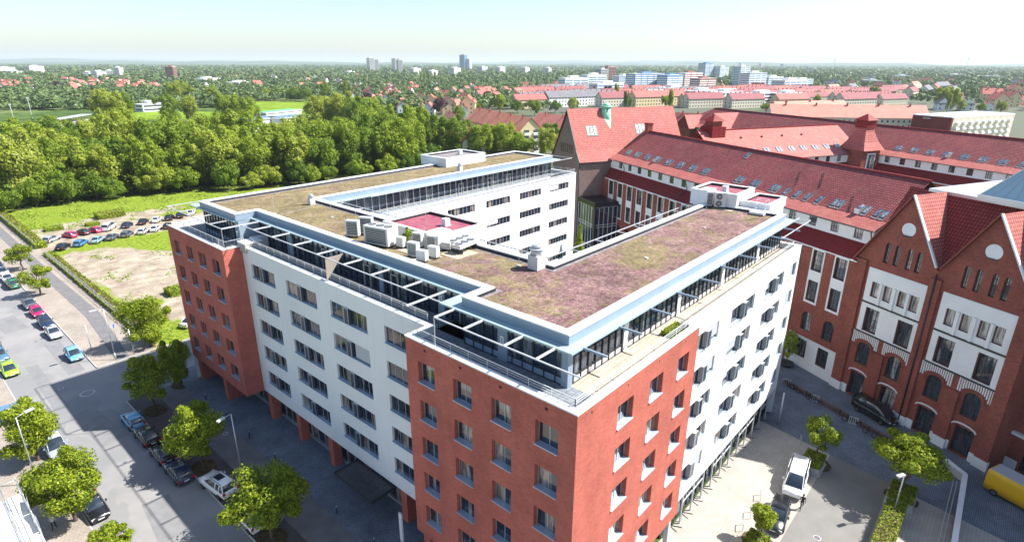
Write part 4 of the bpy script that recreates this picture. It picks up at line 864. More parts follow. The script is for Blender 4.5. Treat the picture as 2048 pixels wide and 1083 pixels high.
def quads_mesh(name, C, Nn, size, m, aspect=.7):
    """one small quad per leaf clump"""
    k = len(C); r = rng.normal(size=(k, 3)); t = np.cross(Nn, r); t /= np.linalg.norm(t, axis=1)[:, None]+1e-9; b = np.cross(Nn, t)
    s = size[:, None]*.5; t = t*s; b = b*s*aspect
    v = np.stack([C-t-b*.4, C-b, C+t+b*.3, C+b], 1).reshape(-1, 3)
    me = bpy.data.meshes.new(name); me.vertices.add(4*k); me.vertices.foreach_set('co', v.ravel()); me.loops.add(4*k); me.polygons.add(k)
    me.loops.foreach_set('vertex_index', np.arange(4*k)); me.polygons.foreach_set('loop_start', np.arange(0, 4*k, 4)); me.polygons.foreach_set('loop_total', np.full(k, 4))
    me.materials.append(m); me.update(calc_edges=True); return me
def crown_points(r, h, nl, ncl, flat=1., droop=0., up=.0):
    """lumps spread through an ellipsoid of radius r, height h; leaves on the outside of the lumps"""
    cs = []; 
    while len(cs) < ncl:
        p = rng.uniform(-1, 1, 3)
        q = np.linalg.norm(p)
        if .3 < q < .74: cs.append(p)
    cs = np.array(cs); lr = rng.uniform(.25, .44, ncl); w_ = rng.random(ncl) < .25; cs[w_] *= (rng.uniform(.82, 1.0, (w_.sum(), 1))/np.linalg.norm(cs[w_], axis=1)[:, None]); lr[w_] *= .62; i = rng.integers(0, ncl, nl)
    d = rng.normal(size=(nl, 3)); d[:, 2] += .25; d /= np.linalg.norm(d, axis=1)[:, None]; rad = lr[i]*rng.uniform(.55, 1.12, nl)
    p = cs[i]+d*rad[:, None]; dist = np.linalg.norm(p[:, None, :]-cs[None], axis=2)/lr[None]; keep = (dist.min(1) > .5)
    p, d = p[keep], d[keep]; nrm = d*.8+rng.normal(size=p.shape)*.34+np.array([0, 0, .12]); nrm /= np.linalg.norm(nrm, axis=1)[:, None]
    return p*np.array([r, r, h/2]), nrm
def trunk_mb(hc, r, h, tr, limbs=7, lean=0.):
    b = MB(); top = Vector((lean, 0, hc+h*.25)); n = 6; pr = Vector((0, 0, -.3))
    for k in range(n):
        t = (k+1)/n; q = Vector((lean*t+.06*r*math.sin(k*2.1), .05*r*math.cos(k*1.7), top.z*t)); b.tube(pr, q, tr*(1.15-k/n*.85), WOOD, 7, r2=tr*(1.15-(k+1)/n*.85), cap=False); pr = q
    for k in range(limbs):
        a = k*2.4+.5; z0 = hc*(.55+.35*(k/limbs)); p = Vector((lean*z0/top.z, 0, z0)); q = p+Vector((math.cos(a)*r*.32, math.sin(a)*r*.32, h*.16)); e = q+Vector((math.cos(a+.4)*r*.32, math.sin(a+.4)*r*.32, h*.16))
        b.tube(p, q, tr*.42, WOOD, 5, r2=tr*.26, cap=False); b.tube(q, e, tr*.26, WOOD, 5, r2=tr*.09, cap=False)
    return b
def make_tree(name, label, cat, hc, r, h, nl, leaf, ncl, m, tr=.16, group=None, loc=(0, 0, 0), rz=0., limbs=7):
    """hc height of the crown's centre, r radius, h crown height"""
    t = thing(name, label, cat, loc, rz, group); P_, N_ = crown_points(r, h, nl, ncl); P_[:, 2] += hc
    link('crown', quads_mesh('crown', P_, N_, rng.uniform(.6, 1.3, len(P_))*leaf, m), t); trunk_mb(hc, r, h, tr, limbs).build('trunk', t); return t
def pit(x, y, rr, m, z=.05):
    b = MB(); b.prism([(x+rr*math.cos(a)*random.uniform(.85, 1.1), y+rr*1.2*math.sin(a)) for a in np.linspace(0, 2*math.pi, 11)[:-1]], z-.05, z+.03, m); return tag(b.build('tree_pit'), kind='structure')
SOIL = mat('soil', (.09, .07, .04), 1, spec=0, var=.4, scale=2); DRYG = mat('dry_grass', (.30, .30, .06), 1, spec=0, var=.35, scale=1.5, stain=(.36, .28, .15))
ST = [  # label, x, y, crown centre height, radius, crown height, leaves
 ('street tree with yellow-green crown in front of the grey van, left pavement', -18.7, 57.2, 4.4, 3.1, 5.4, 8200, 'deciduous tree'),
 ('large bright street tree on the left pavement beside the black saloon', -18.5, 43.6, 4.6, 3.6, 5.6, 9800, 'deciduous tree'),
 ('small bright treetop at the lower left beside the grey-brown estate car', -17.6, 35.6, 2.2, 1.7, 2.6, 3500, 'deciduous tree'),
 ('shaded street tree behind the light-blue hatchback near the side road', -6.8, 58.4, 4.6, 3.0, 5.2, 6500, 'deciduous tree'),
 ('shaded street tree with a sunlit left edge beside the dark-blue cars', -7.3, 42.6, 4.7, 3.1, 5.6, 7500, 'deciduous tree'),
 ('broad shaded street tree hiding part of the white beetle-shaped car', -7.2, 27.9, 4.7, 3.4, 5.6, 8800, 'deciduous tree'),
 ('dark shaded tree close to the far brick corner of the office block', -2.1, 62.6, 4.0, 2.2, 6.2, 5000, 'deciduous tree'),
 ('rounded sunlit tree at the corner of the vacant lot', -1.0, 77.6, 5.0, 3.6, 7.4, 8500, 'deciduous tree'),
 ('small young street tree second along the far pavement, behind the green pickup', -7.1, 115.2, 3.6, 2.6, 4.6, 3600, 'deciduous tree'),
 ('small young street tree farthest up the street near the parking lot', -6.2, 134.8, 3.6, 2.5, 4.2, 3200, 'deciduous tree'),
 ('airy court tree in the planter beside the parked bicycle', 37.3, -6.3, 4.0, 1.9, 3.4, 3400, 'deciduous tree'),
 ('broad dense yellow-green court tree above the planter by the hedge', 37.2, -14.3, 4.9, 3.1, 4.0, 9500, 'deciduous tree'),
 ('small round court tree in front of the black car', 21.9, -5.7, 3.0, 1.25, 2.4, 3000, 'deciduous tree')]
for lb, x, y, hc, r, h, nl, cat in ST:
    pit(x, y, 1.3, SOIL if y < 70 or x > 5 else DRYG, .06 if x < 5 else .04)
    make_tree('street_tree' if x < 10 else 'court_tree', lb, cat, hc, r, h, int(nl*2.1), .235 if r > 2 else .19, 30 if r > 2.8 else 20, LEAF_ST if x > 10 or x < -10 or y > 70 else LEAF_ST, tr=.15 if r > 2 else .09, loc=(x, y, .05), rz=random.uniform(0, 6))
make_tree('potted_tree', 'small dark-leaved potted tree by the white plinth of the brick wing', 'potted tree', 3.4, 1.7, 3.6, 3200, .3, 12, LEAF_FO, tr=.09, loc=tuple(G(6.2, -1.6, 0)))
b = MB(); p = G(6.2, -1.6, 0); b.tube(p, p+Vector((0, 0, .5)), .9, DARKM, 14, r2=1.0); tag(b.build('planter_pot'), 'dark round pot holding the small tree by the brick wing', 'planter')
# conifer in the courtyard
t = thing('courtyard_conifer', 'slim yellow-green conifer in the inner courtyard beside the glass stair tower', 'conifer', tuple(at(1161, 520, 0)[:2])+(0,)); 
_p = at(1160, 450, 12.5); t.location = (_p.x, _p.y, 0)
k = 4200; z = rng.uniform(0, 1, k); rr = (1-z)*1.9*rng.uniform(.6, 1.05, k)+.1; a = rng.uniform(0, 6.283, k)
C_ = np.stack([rr*np.cos(a), rr*np.sin(a), 1.2+z*11.3], 1); Nn = np.stack([np.cos(a), np.sin(a), np.full(k, .5)], 1)+rng.normal(size=(k, 3))*.35; Nn /= np.linalg.norm(Nn, axis=1)[:, None]
link('crown', quads_mesh('crown', C_, Nn, rng.uniform(.25, .5, k), LEAF_ST), t); trunk_mb(3, 1, 2, .15, 2).build('trunk', t)
# hedges and planters
def hedge(name, label, x0, x1, y0, y1, z0, z1, n, leaf, cat='hedge', m=LEAF_ST, rot=0.):
    c = Vector(((x0+x1)/2, (y0+y1)/2, z0)); t = thing(name, label, cat, tuple(c), rot); hx, hy, hz = (x1-x0)/2, (y1-y0)/2, z1-z0
    p = rng.uniform(-1, 1, (n, 3)); p /= np.abs(p).max(1)[:, None]; sg = p.copy(); p[:, 2] = (p[:, 2]+1)/2; nn = np.where(np.abs(sg) > .98, sg, 0)+rng.normal(size=sg.shape)*.4; nn /= np.linalg.norm(nn, axis=1)[:, None]
    p = p*np.array([hx, hy, hz])*(1+rng.uniform(-.08, .05, (n, 1))); link('foliage', quads_mesh('foliage', p, nn, rng.uniform(.6, 1.3, n)*leaf, m), t)
    b = MB(); b.box(-hx*.88, hx*.88, -hy*.88, hy*.88, 0, hz*.9, SOIL); b.build('twigs', t); return t
hedge('clipped_hedge', 'long clipped box hedge beside the driveway under the lamp post', 22.0, 34.2, -15.0, -13.4, .05, 1.5, 9000, .17)
def planter(label, x, y, w, d, rot=0.):
    t = thing('stone_planter', label, 'planter', (x, y, 0), rot); o = offset([(-w, -d), (w, -d), (w, d), (-w, d)], 0)
    b = MB(); b.prism([(p[0]*1.12, p[1]*1.12) for p in o], 0, .12, CONC); 
    for (a, c, e, f) in ((-w, w, -d, -d+.15), (-w, w, d-.15, d), (-w, -w+.15, -d+.15, d-.15), (w-.15, w, -d+.15, d-.15)): b.box(a, c, e, f, .12, .75, CONC)
    b.build('basin', t); b = MB(); b.box(-w+.15, w-.15, -d+.15, d-.15, .12, .66, SOIL); b.build('soil', t)
    return hedge('planter_shrub', label.replace('stone planter', 'shrub growing in the stone planter'), x-w*.95, x+w*.95, y-d*.95, y+d*.95, .66, 1.35, 2600, .2, cat='shrub')
planter('stone planter at the court tree beside the parked bicycle', 36.4, -6.2, 1.25, .95); planter('stone planter under the broad court tree', 36.8, -14.3, 1.3, 1.1)
planter('stone planter in front of the black car at the bottom edge', 20.6, -5.7, 1.2, .9)
# the wood beyond the lot: a few kinds, then copies
def in_frame(p, mgn=40):
    v = Vector(p)-CAM; d = v.dot(CF)
    if d < 1: return None
    x, y = IW/2+FPX*v.dot(CR)/d, IH/2-FPX*v.dot(CU)/d
    return (x, y, d) if -mgn < x < IW+mgn and y < IH+mgn else None
KINDS = []
for nm, lb, hc, r, h, nl, leaf, ncl, m in (
    ('broadleaf_tree', 'tall broad mid-green tree in the wood beyond the car park', 11.5, 7.6, 17, 8500, .8, 34, LEAF_FO),
    ('broadleaf_tree', 'rounded pale green tree in the wood beyond the car park', 10.2, 6.8, 15, 7000, .75, 28, LEAF_FO),
    ('broadleaf_tree', 'slender leafy tree in the wood beyond the car park', 11.6, 5.6, 18, 6500, .75, 28, LEAF_FO),
    ('broadleaf_tree', 'low spreading tree in the wood beyond the car park', 7.2, 6.6, 12.5, 6000, .75, 26, LEAF_FO),
    ('copper_beech', 'dark purple-leaved copper beech standing between the suburb houses', 8, 5.5, 11, 3200, .8, 22, LEAF_CU),
    ('poplar_tree', 'tall narrow poplar rising above the other far trees', 13, 2.8, 22, 3000, .8, 22, LEAF_FO),
    ('garden_tree', 'round green garden tree among the suburb houses', 5.6, 4.6, 8.5, 1600, .9, 18, LEAF_FO)):
    t = make_tree(nm, lb, 'tree', hc, r, h, nl, leaf, ncl, m, tr=.28, group={'copper_beech': 'copper beeches among the houses', 'poplar_tree': 'far poplars', 'garden_tree': 'garden trees among the far houses'}.get(nm, 'trees of the wood beyond the car park: '+lb.split(' tree')[0])); KINDS.append([t, 0])
ntree = len(ST)+9
def plant(kind, x, y, s=1.):
    global ntree
    t, used = KINDS[kind]; rz = random.uniform(0, 6.28)
    if used: t = dup(t)
    KINDS[kind][1] = 1; t.location = (x, y, 0); t.rotation_euler = (0, 0, rz); t.scale = (s*random.uniform(.9, 1.1), s*random.uniform(.9, 1.1), s*random.uniform(.88, 1.15)); ntree += 1
    return t
def edge_y(x): return float(np.interp(x, [-60, 22, 46, 58, 80, 110, 190], [204, 200, 193, 184, 174, 166, 150]))
for i in range(28): x = -52+i*6.8+random.uniform(-2, 2); plant(3, x, edge_y(x)+1+random.uniform(-2.5, 2), random.uniform(.45, .72)) if in_frame((x, 204, 5)) else None
yy = 0.
while yy < 92:
    xx = -60.+random.uniform(0, 6)
    while xx < 205:
        x = xx+random.uniform(-2.4, 2.4); y = edge_y(x)+8+yy*(1 if x < 60 else max(.4, 1-(x-60)/140))+random.uniform(-2.6, 2.6)
        f = in_frame((x, y, 9))
        ft = in_frame((x, y, 17))
        if f and ft and 840 < ft[0] < 1140 and ft[1] < 268: f = None
        if f: plant(random.choice((0, 0, 1, 2, 3) if yy < 50 else (0, 0, 1, 2)), x, y, random.uniform(.8, 1.12))
        xx += 10.8 if yy < 20 else 12.6
    yy += 10.5 if yy < 20 else 12.5
for (px, py, k, s) in ((960, 318, 1, .9), (985, 312, 0, .8), (1010, 314, 1, .9), (1040, 318, 3, 1), (1098, 300, 1, .75), (1112, 310, 3, .8), (905, 318, 0, .9), (880, 312, 1, .9), (860, 318, 0, 1), (930, 300, 1, .8), (830, 310, 0, 1.), (1090, 322, 1, .8),
                       (230, 255, 0, 1.25), (250, 250, 1, 1.2), (215, 252, 0, 1.2), (340, 246, 0, 1.1), (385, 250, 2, 1.1), (465, 262, 0, 1.1), (500, 264, 0, 1.1), (640, 262, 0, 1.2), (665, 258, 1, 1.2), (690, 262, 0, 1.3), (720, 268, 0, 1.2), (745, 262, 1, 1.1), (770, 280, 0, 1.1),
                       (365, 200, 0, 1.1), (380, 205, 1, 1.1), (350, 206, 0, 1.), (425, 205, 3, 1.3), (590, 203, 3, 1.2), (612, 203, 3, 1.2), (560, 198, 3, 1), (535, 199, 3, 1), (650, 205, 0, 1)):
    p = at(px, py, 0); plant(k, p.x, p.y, s)
for px, py in ((118, 182), (655, 165), (880, 232), (735, 212), (1215, 196), (1620, 186)): p = at(px, py, 0); plant(4, p.x, p.y, 1.1)
for px, py in ((693, 205), (700, 206), (842, 165), (850, 167), (858, 166), (870, 168), (100, 172), (1232, 205), (1893, 225), (1250, 225), (1340, 228)): p = at(px, py, 0); plant(5, p.x, p.y, random.uniform(.8, 1.1))
# ------------------------------------------------------------------ vehicles
def loft(mb, secs, m, cap=True, smooth=True):
    """secs: list of rings (lists of points), joined in order"""
    n = len(secs[0]); i0 = len(mb.v); k = mb.mi(m)
    for s_ in secs: mb.v += [tuple(p) for p in s_]
    for j in range(len(secs)-1):
        for q in range(n): a = i0+j*n; mb.f.append((a+q, a+(q+1) % n, a+n+(q+1) % n, a+n+q)); mb.m.append(k); mb.sm.append(smooth)
    if cap:
        mb.f.append(tuple(i0+q for q in range(n))[::-1]); mb.m.append(k); mb.sm.append(False); e = i0+(len(secs)-1)*n; mb.f.append(tuple(e+q for q in range(n))); mb.m.append(k); mb.sm.append(False)
def ring(x, zb, zt, hw, r=.12, tuck=.93):
    return [(x, -hw*tuck, zb), (x, hw*tuck, zb), (x, hw, zb+(zt-zb)*.35), (x, hw, zb+(zt-zb)*.72), (x, hw-r, zt), (x, -hw+r, zt), (x, -hw, zb+(zt-zb)*.72), (x, -hw, zb+(zt-zb)*.35)]
def cabring(x, z0, z1, h0, h1):
    return [(x, -h0, z0), (x, h0, z0), (x, (h0+h1)/2+.03, (z0+z1)/2), (x, h1, z1-.04), (x, h1-.1, z1), (x, -h1+.1, z1), (x, -h1, z1-.04), (x, -(h0+h1)/2-.03, (z0+z1)/2)]
SPEC = {  # length, half width, belt, [x, top of the lower body] , cabin [x, roof z], wheelbase
 'hatchback': (4.0, .86, .93, [(-2, .78), (-1.9, .92), (-1, .95), (.6, .95), (1.2, .88), (1.8, .76), (2.0, .62)], [(-1.92, .93), (-1.55, 1.42), (-.5, 1.49), (.25, 1.44), (1.15, .94)], 1.25),
 'estate': (4.6, .88, .95, [(-2.3, .8), (-2.2, .94), (-1, .96), (.7, .96), (1.3, .90), (2.05, .78), (2.3, .62)], [(-2.22, .95), (-1.95, 1.42), (-.6, 1.48), (.2, 1.43), (1.1, .95)], 1.38),
 'saloon': (4.5, .87, .93, [(-2.25, .78), (-2.15, .93), (-1.4, .97), (.6, .95), (1.2, .88), (2.0, .76), (2.25, .6)], [(-1.75, .96), (-1.0, 1.38), (-.4, 1.44), (.15, 1.4), (1.05, .93)], 1.32),
 'suv': (4.7, .95, 1.08, [(-2.35, .95), (-2.25, 1.08), (-1, 1.1), (.75, 1.1), (1.35, 1.06), (2.1, .95), (2.35, .75)], [(-2.25, 1.08), (-1.95, 1.62), (-.5, 1.70), (.3, 1.66), (1.2, 1.09)], 1.42),
 'van': (5.2, .97, 1.15, [(-2.6, 1.1), (-2.55, 1.2), (-1, 1.22), (1.3, 1.2), (1.9, 1.08), (2.45, .92), (2.6, .7)], [(-2.58, 1.18), (-2.5, 1.92), (-.5, 1.97), (.95, 1.93), (1.95, 1.12)], 1.6)}
WHEEL = {}
def wheel_mesh(r=.32):
    if 'w' not in WHEEL:
        t = MB(); n = 20; prof = [(.19, -.1), (r-.03, -.11), (r, -.07), (r, .07), (r-.03, .11), (.19, .1)]
        for k in range(n):
            a, b_ = 2*math.pi*k/n, 2*math.pi*(k+1)/n
            for j in range(5):
                (r0, y0), (r1, y1) = prof[j], prof[j+1]; t.poly([(r0*math.cos(a), y0, r0*math.sin(a)), (r1*math.cos(a), y1, r1*math.sin(a)), (r1*math.cos(b_), y1, r1*math.sin(b_)), (r0*math.cos(b_), y0, r0*math.sin(b_))][::-1], RUB, True)
        q = MB(); q.tube((0, -.085, 0), (0, .085, 0), .2, RIM, 14)
        for k in range(5): a = 2*math.pi*k/5; q.bar((.03*math.cos(a), -.09, .03*math.sin(a)), (.19*math.cos(a), -.09, .19*math.sin(a)), .05, .02, DARKM)
        WHEEL['w'] = (t.mesh('tyre'), q.mesh('rim'))
    return WHEEL['w']
PLATE = mat('number_plate', (.7, .7, .68), .5)
def make_car(kind):
    L_, hw, belt, low, cab, wb = SPEC[kind]; t = thing('parked_car', 'x', 'car'); zb = .24 if kind != 'suv' else .3
    b = MB(); secs = []
    for i, (x, z) in enumerate(low):
        e = abs(x)/(L_/2); w = hw*(1-.16*max(0, (e-.72)/.28)**2); secs.append(ring(x, zb+(.12 if e > .97 else 0), z, w))
    loft(b, secs, PAINT)
    ch = []; n = len(cab)
    for i, (x, z) in enumerate(cab[1:-1]): ch.append((x, z))
    rw = hw*.70
    # glass house
    g = MB(); sec = [cabring(cab[0][0], belt-.05, cab[0][1]+.02, hw*.86, hw*.84)]+[cabring(x, belt-.05, z, hw*.93, rw) for x, z in ch]+[cabring(cab[-1][0], belt-.06, cab[-1][1]+.01, hw*.86, hw*.82)]
    loft(g, sec, CARG)
    # roof skin and pillars in paint
    x0, x1 = ch[0][0], ch[-1][0]
    top = []
    for x, z in ch: top.append([(x, -rw-.01, z-.06), (x, rw+.01, z-.06), (x, rw+.015, z-.02), (x, rw-.1, z+.015), (x, -rw+.1, z+.015), (x, -rw-.015, z-.02)])
    loft(b, top, PAINT)
    for s in (-1, 1):
        b.bar((cab[0][0]+.03, s*hw*.84, cab[0][1]), (x0, s*rw, ch[0][1]), .1, .09, PAINT); b.bar((x1, s*rw, ch[-1][1]-.02), (cab[-1][0], s*hw*.82, cab[-1][1]), .06, .07, PAINT)
        for xm in ((x0+x1)/2-.1,)+(((x0*.75+x1*.25)-.2,) if kind in ('estate', 'suv', 'van') else ()): b.bar((xm, s*(hw*.93+.01), belt), (xm, s*(rw+.015), ch[1][1]-.05), .09, .05, PAINT)
        b.box(x1+.15, x1+.35, s*(hw+.09)-.07, s*(hw+.09)+.07, belt-.02, belt+.14, PAINT)
    if kind in ('estate', 'suv'):
        for s in (-1, 1): b.bar((x0+.1, s*(rw-.05), ch[0][1]+.07), (x1-.2, s*(rw-.05), ch[-1][1]+.08), .04, .04, DARKM)
    if kind == 'suv': b.box(-.9, .1, -.38, .38, 1.705, 1.72, CARG)
    b.box(-L_/2+.01, -L_/2+.1, -hw*.8, hw*.8, zb+.1, zb+.25, DARKM); b.box(L_/2-.1, L_/2-.0, -hw*.75, hw*.75, zb+.08, zb+.22, DARKM)
    b.build('body', t, fixn=True); g.build('windows', t, fixn=True)
    tm, rm = wheel_mesh(); 
    for sx in (-1, 1):
        for sy in (-1, 1):
            w = link('wheel', tm, t); w.location = (sx*wb, sy*(hw-.09), .32); w.rotation_euler = (0, 0, 0 if sy < 0 else math.pi); link('rim', rm, w)
    a = MB(); a.box(-.0, .1, -.2, .2, -.1, .08, HEAD); am = a.mesh('headlight'); c = MB(); c.box(-.03, .04, -.13, .13, -.16, .14, TAIL); cm = c.mesh('taillight')
    for s in (-1, 1):
        o = link('headlight', am, t); o.location = (L_/2-.17, s*hw*.66, low[-2][1]-.16); o.rotation_euler = (0, -.15, -s*.35)
        o = link('taillight', cm, t); o.location = (-L_/2+.03, s*hw*.78, belt-.18 if kind != 'van' else 1.1)
    p = MB(); p.box(L_/2-.01, L_/2+.01, -.26, .26, .42, .53, PLATE); p.box(-L_/2-.015, -L_/2+.01, -.26, .26, .6, .71, PLATE); p.build('number_plate', t)
    return t
PROTO = {}
def car(kind, x, y, rz, col, label, group, cat='car', s=1., z=0.):
    if kind not in PROTO: PROTO[kind] = t = make_car(kind)
    else: t = dup(PROTO[kind])
    t.location = (x, y, z); t.rotation_euler = (0, 0, rz); t['label'] = label; t['group'] = group; t['category'] = cat; t.scale = (s, s, s)
    for c in t.children:
        if c.name.startswith('body'): c.color = (*col, 1)
    if cat == 'van': t.name = 'delivery_van'
    return t
WH, SI, BK, NV, BL, GY, MG, LG, LB, GN, BR = (.75, .76, .77), (.42, .45, .48), (.012, .013, .016), (.018, .03, .075), (.05, .22, .45), (.10, .12, .14), (.62, .015, .12), (.30, .55, .04), (.16, .42, .62), (.03, .16, .09), (.11, .095, .09)
gs = 'cars parked along the far kerb of the street'; UP = R(90)
for k, x, y, c, l in (('saloon', -9.4, 146.2, GY, 'dark grey car farthest up the street row'), ('hatchback', -9.3, 140.7, NV, 'dark blue car second from the far end of the street row'), ('hatchback', -9.4, 135.2, WH, 'white hatchback next to the dark blue car far up the street'), ('saloon', -9.5, 130.0, WH, 'white saloon just beyond the green pickup'), ('saloon', -9.6, 110.6, GY, 'grey saloon behind the magenta car on the street'), ('hatchback', -9.5, 105.3, MG, 'bright magenta hatchback parked on the street'), ('estate', -9.6, 99., NV, 'navy estate car in front of the magenta car on the street'), ('saloon', -9.7, 93.4, SI, 'silver saloon in front of the navy estate car'), ('hatchback', -9.6, 82.3, LB, 'light blue small car alone beside the grass patch')): car(k, x, y, UP+math.pi, c, l, gs, z=-.01)
pk = car('suv', -9.4, 125.3, UP, GN, 'dark green pickup with a box load behind the young street tree', gs, cat='pickup'); pk.scale = (1.1, 1, 1.05)
gl = 'cars parked along the left kerb'
for k, x, y, c, l in (('estate', -16.8, 102.6, NV, 'dark car farthest along the left kerb'), ('saloon', -16.8, 96.6, NV, 'dark blue car behind the steel-blue car at the left kerb'), ('estate', -16.9, 90.2, (.07, .16, .24), 'steel-blue estate car at the left kerb behind the lime green car'), ('hatchback', -16.8, 83.6, LG, 'lime green hatchback at the left edge'), ('saloon', -16.9, 43.9, BK, 'black saloon half hidden under the large street tree'), ('estate', -16.9, 36.9, BR, 'grey-brown estate car at the bottom left')): car(k, x, y, UP+math.pi, c, l, gl, z=.0)
car('van', -17.0, 58.3, UP+math.pi, (.36, .42, .47), 'silver-grey minivan between two trees on the left kerb', gl, z=0)
car('van', -20.4, 69.2, R(172), (.10, .2, .34), 'blue van with an orange stripe at the left edge behind the tree', gl, cat='minibus')
gr = 'cars parked in the shade beside the office block'
for k, x, y, c, l in (('hatchback', -9.5, 57.3, (.13, .38, .62), 'light blue hatchback first in the shaded row'), ('estate', -9.5, 52.6, BK, 'black estate car behind the light blue hatchback'), ('hatchback', -9.5, 47.7, BK, 'black small car with pale roof rim in the shaded row'), ('estate', -9.5, 43.3, NV, 'dark blue car with glossy rear window beside the shaded tree'), ('hatchback', -7.6, 31.2, WH, 'white beetle-shaped car under the broad shaded tree')): car(k, x, y, UP, c, l, gr, z=0)
car('suv', -7.6, 38.0, R(97), (.80, .81, .82), 'white SUV with dark sunroof parked in the shade', gr, z=.02)
ga = 'cars in the back row of the gravel car park'; gb = 'cars in the front row of the gravel car park'
for k, x, y, c, l, a in (('estate', 3.2, 156.3, SI, 'silver estate car at the left end of the back row', 12), ('hatchback', 7., 157.3, MG, 'magenta hatchback beside the silver estate in the back row', 75), ('hatchback', 9.8, 157.5, BK, 'black hatchback between the two magenta cars', 75), ('hatchback', 12.4, 157.8, MG, 'magenta hatchback beside the white van in the back row', 75), ('van', 15.7, 158., WH, 'white minivan in the back row of the car park', 20), ('saloon', 19.6, 157.3, NV, 'navy saloon right of the white minivan', 20), ('saloon', 23.7, 158., BK, 'black saloon fourth from the right in the back row', 22), ('saloon', 26.9, 157.6, WH, 'white saloon between two black saloons', 22), ('estate', 30.0, 157.4, BK, 'black estate car right of the white saloon', 24), ('saloon', 33.0, 158., BK, 'dark saloon second from the right in the back row', 24), ('saloon', 36.3, 159., WH, 'white car at the right end of the back row', 24)):
    car(k, x, y, R(a+35), c, l, ga, z=.04)
for k, x, y, c, l in (('saloon', 3.4, 147.0, BK, 'dark saloon at the left end of the front row'), ('estate', 7.0, 147.3, BL, 'blue estate car in the front row'), ('saloon', 10.4, 147.4, (.25, .42, .5), 'pale blue saloon in the front row'), ('saloon', 13.5, 147.6, GY, 'grey saloon in the middle of the front row'), ('estate', 16.8, 147.8, GY, 'dark grey estate in the front row'), ('hatchback', 20.4, 147.8, WH, 'white hatchback left of the other white one in the front row'), ('saloon', 23.4, 148.2, WH, 'white saloon near the right end of the front row'), ('saloon', 26.5, 148.4, BK, 'black saloon at the right end of the front row')): car(k, x, y, R(55), c, l, gb, z=.04)
car('saloon', 6.8, 81.5, R(25), WH, 'white car half hidden behind the rounded tree at the lot corner', 'cars on their own', z=.05)
# court side
car('estate', 25.9, -5.95, R(187), BK, 'black estate car in the court behind the small round tree', 'cars in the court', s=1.0)
car('van', G(-7.6, -1.75, 0).x, G(-7.6, -1.75, 0).y, R(243.6), BK, 'black people carrier parked by the arched doorways', 'cars in the court', cat='people carrier')
v = car('van', 32.2, -5.7, R(188), (.84, .85, .85), 'white delivery van with dark windscreen parked in the court', 'vans in the court', cat='van', s=1.03)
b = MB()
for s in (-1, 1): b.box(-2.4, .1, s*.86-.02, s*.86+.02, 1.1, 1.84, PAINT)
b.box(-2.62, -2.4, -.8, .8, 1.1, 1.86, PAINT); o = b.build('side_panel', v); o.color = (.84, .85, .85, 1)
v2 = thing('yellow_van', 'bright yellow box van with white roof at the right edge', 'van', (44.0, -23.4, 0), R(247))
YEL = mat('yellow_paint', (.72, .42, .01), .35); b = MB(); loft(b, [ring(x, .4, z, w, .08, .97) for x, z, w in ((-3, 2.45, .98), (-2.9, 2.6, 1.05), (2.2, 2.6, 1.05), (2.5, 2.5, 1.02), (3.2, 1.5, 1.0), (3.7, 1.2, .9), (3.8, .8, .85))], YEL); b.build('body', v2, fixn=True)
b = MB(); b.box(-2.8, 2.1, -.9, .9, 2.6, 2.64, WSTEEL); b.build('roof', v2); b = MB(); b.box(2.3, 3.0, -1.06, 1.06, 1.45, 2.1, CARG); b.build('windows', v2)
tm, rm = wheel_mesh()
for sx in (-2.0, 2.4):
    for sy in (-1, 1): w = link('wheel', tm, v2); w.location = (sx, sy*.95, .36); w.scale = (1.15, 1.2, 1.15); w.rotation_euler = (0, 0, 0 if sy < 0 else math.pi); link('rim', rm, w)
b = MB(); b.box(-.02, .05, -.14, .14, -.15, .15, TAIL); cm = b.mesh('taillight')
for s in (-1, 1): o = link('taillight', cm, v2); o.location = (-3.02, s*.85, 1.2)
# ------------------------------------------------------------------ street lamps and posts
def lamp(x, y, rz, label, h=8., arm=.9):
    t = thing('street_lamp', label, 'street lamp', (x, y, .05), rz, 'street lamps'); b = MB(); b.tube((0, 0, 0), (0, 0, 1.1), .09, STEEL, 8); b.tube((0, 0, 1.1), (0, 0, h), .06, STEEL, 8, r2=.045); b.build('pole', t)
    b = MB(); b.tube((0, 0, h), (arm, 0, h+.12), .04, STEEL, 6); b.build('arm', t); b = MB(); b.box(arm-.1, arm+.75, -.16, .16, h+.05, h+.2, WSTEEL); b.box(arm, arm+.65, -.12, .12, h+.01, h+.05, PLATE); b.build('lamp_head', t); return t
lamp(-5.4, 37.5, R(200), 'tall street lamp rising from the shaded parking row by the office block'); lamp(-19.7, 52.6, R(20), 'tall street lamp between the two bright trees on the left pavement'); lamp(-5.8, 76.9, R(175), 'street lamp at the sunny corner of the side road')
t = lamp(33.0, -14.2, R(150), 'court lamp with a round glass head above the clipped hedge', 5.2, .1)
for i, (x, y, h, l) in enumerate(((-3.5, 76.6, 4.2, 'slim grey post beside the corner street lamp'), (-7.4, 82.3, 4.4, 'slim post standing on the dry grass patch'), (42.3, -.8, 4.2, 'pale vertical pole near the right corner of the office block'))):
    b = MB(); b.tube((0, 0, 0), (0, 0, h), .06 if x < 0 else .11, STEEL if x < 0 else WSTEEL, 8); o = tag(b.build('post'), l, 'post'); o.location = (x, y, .05)
t = thing('road_sign', 'round blue road sign on a pole by the side road', 'road sign', (-3.8, 83.6, .1), R(60)); b = MB(); b.tube((0, 0, 0), (0, 0, 2.9), .035, STEEL); b.build('pole', t); b = MB(); b.tube((0, -.05, 2.6), (0, -.08, 2.6), .32, mat('sign_blue', (.03, .15, .5), .5), 18); b.build('sign_face', t)
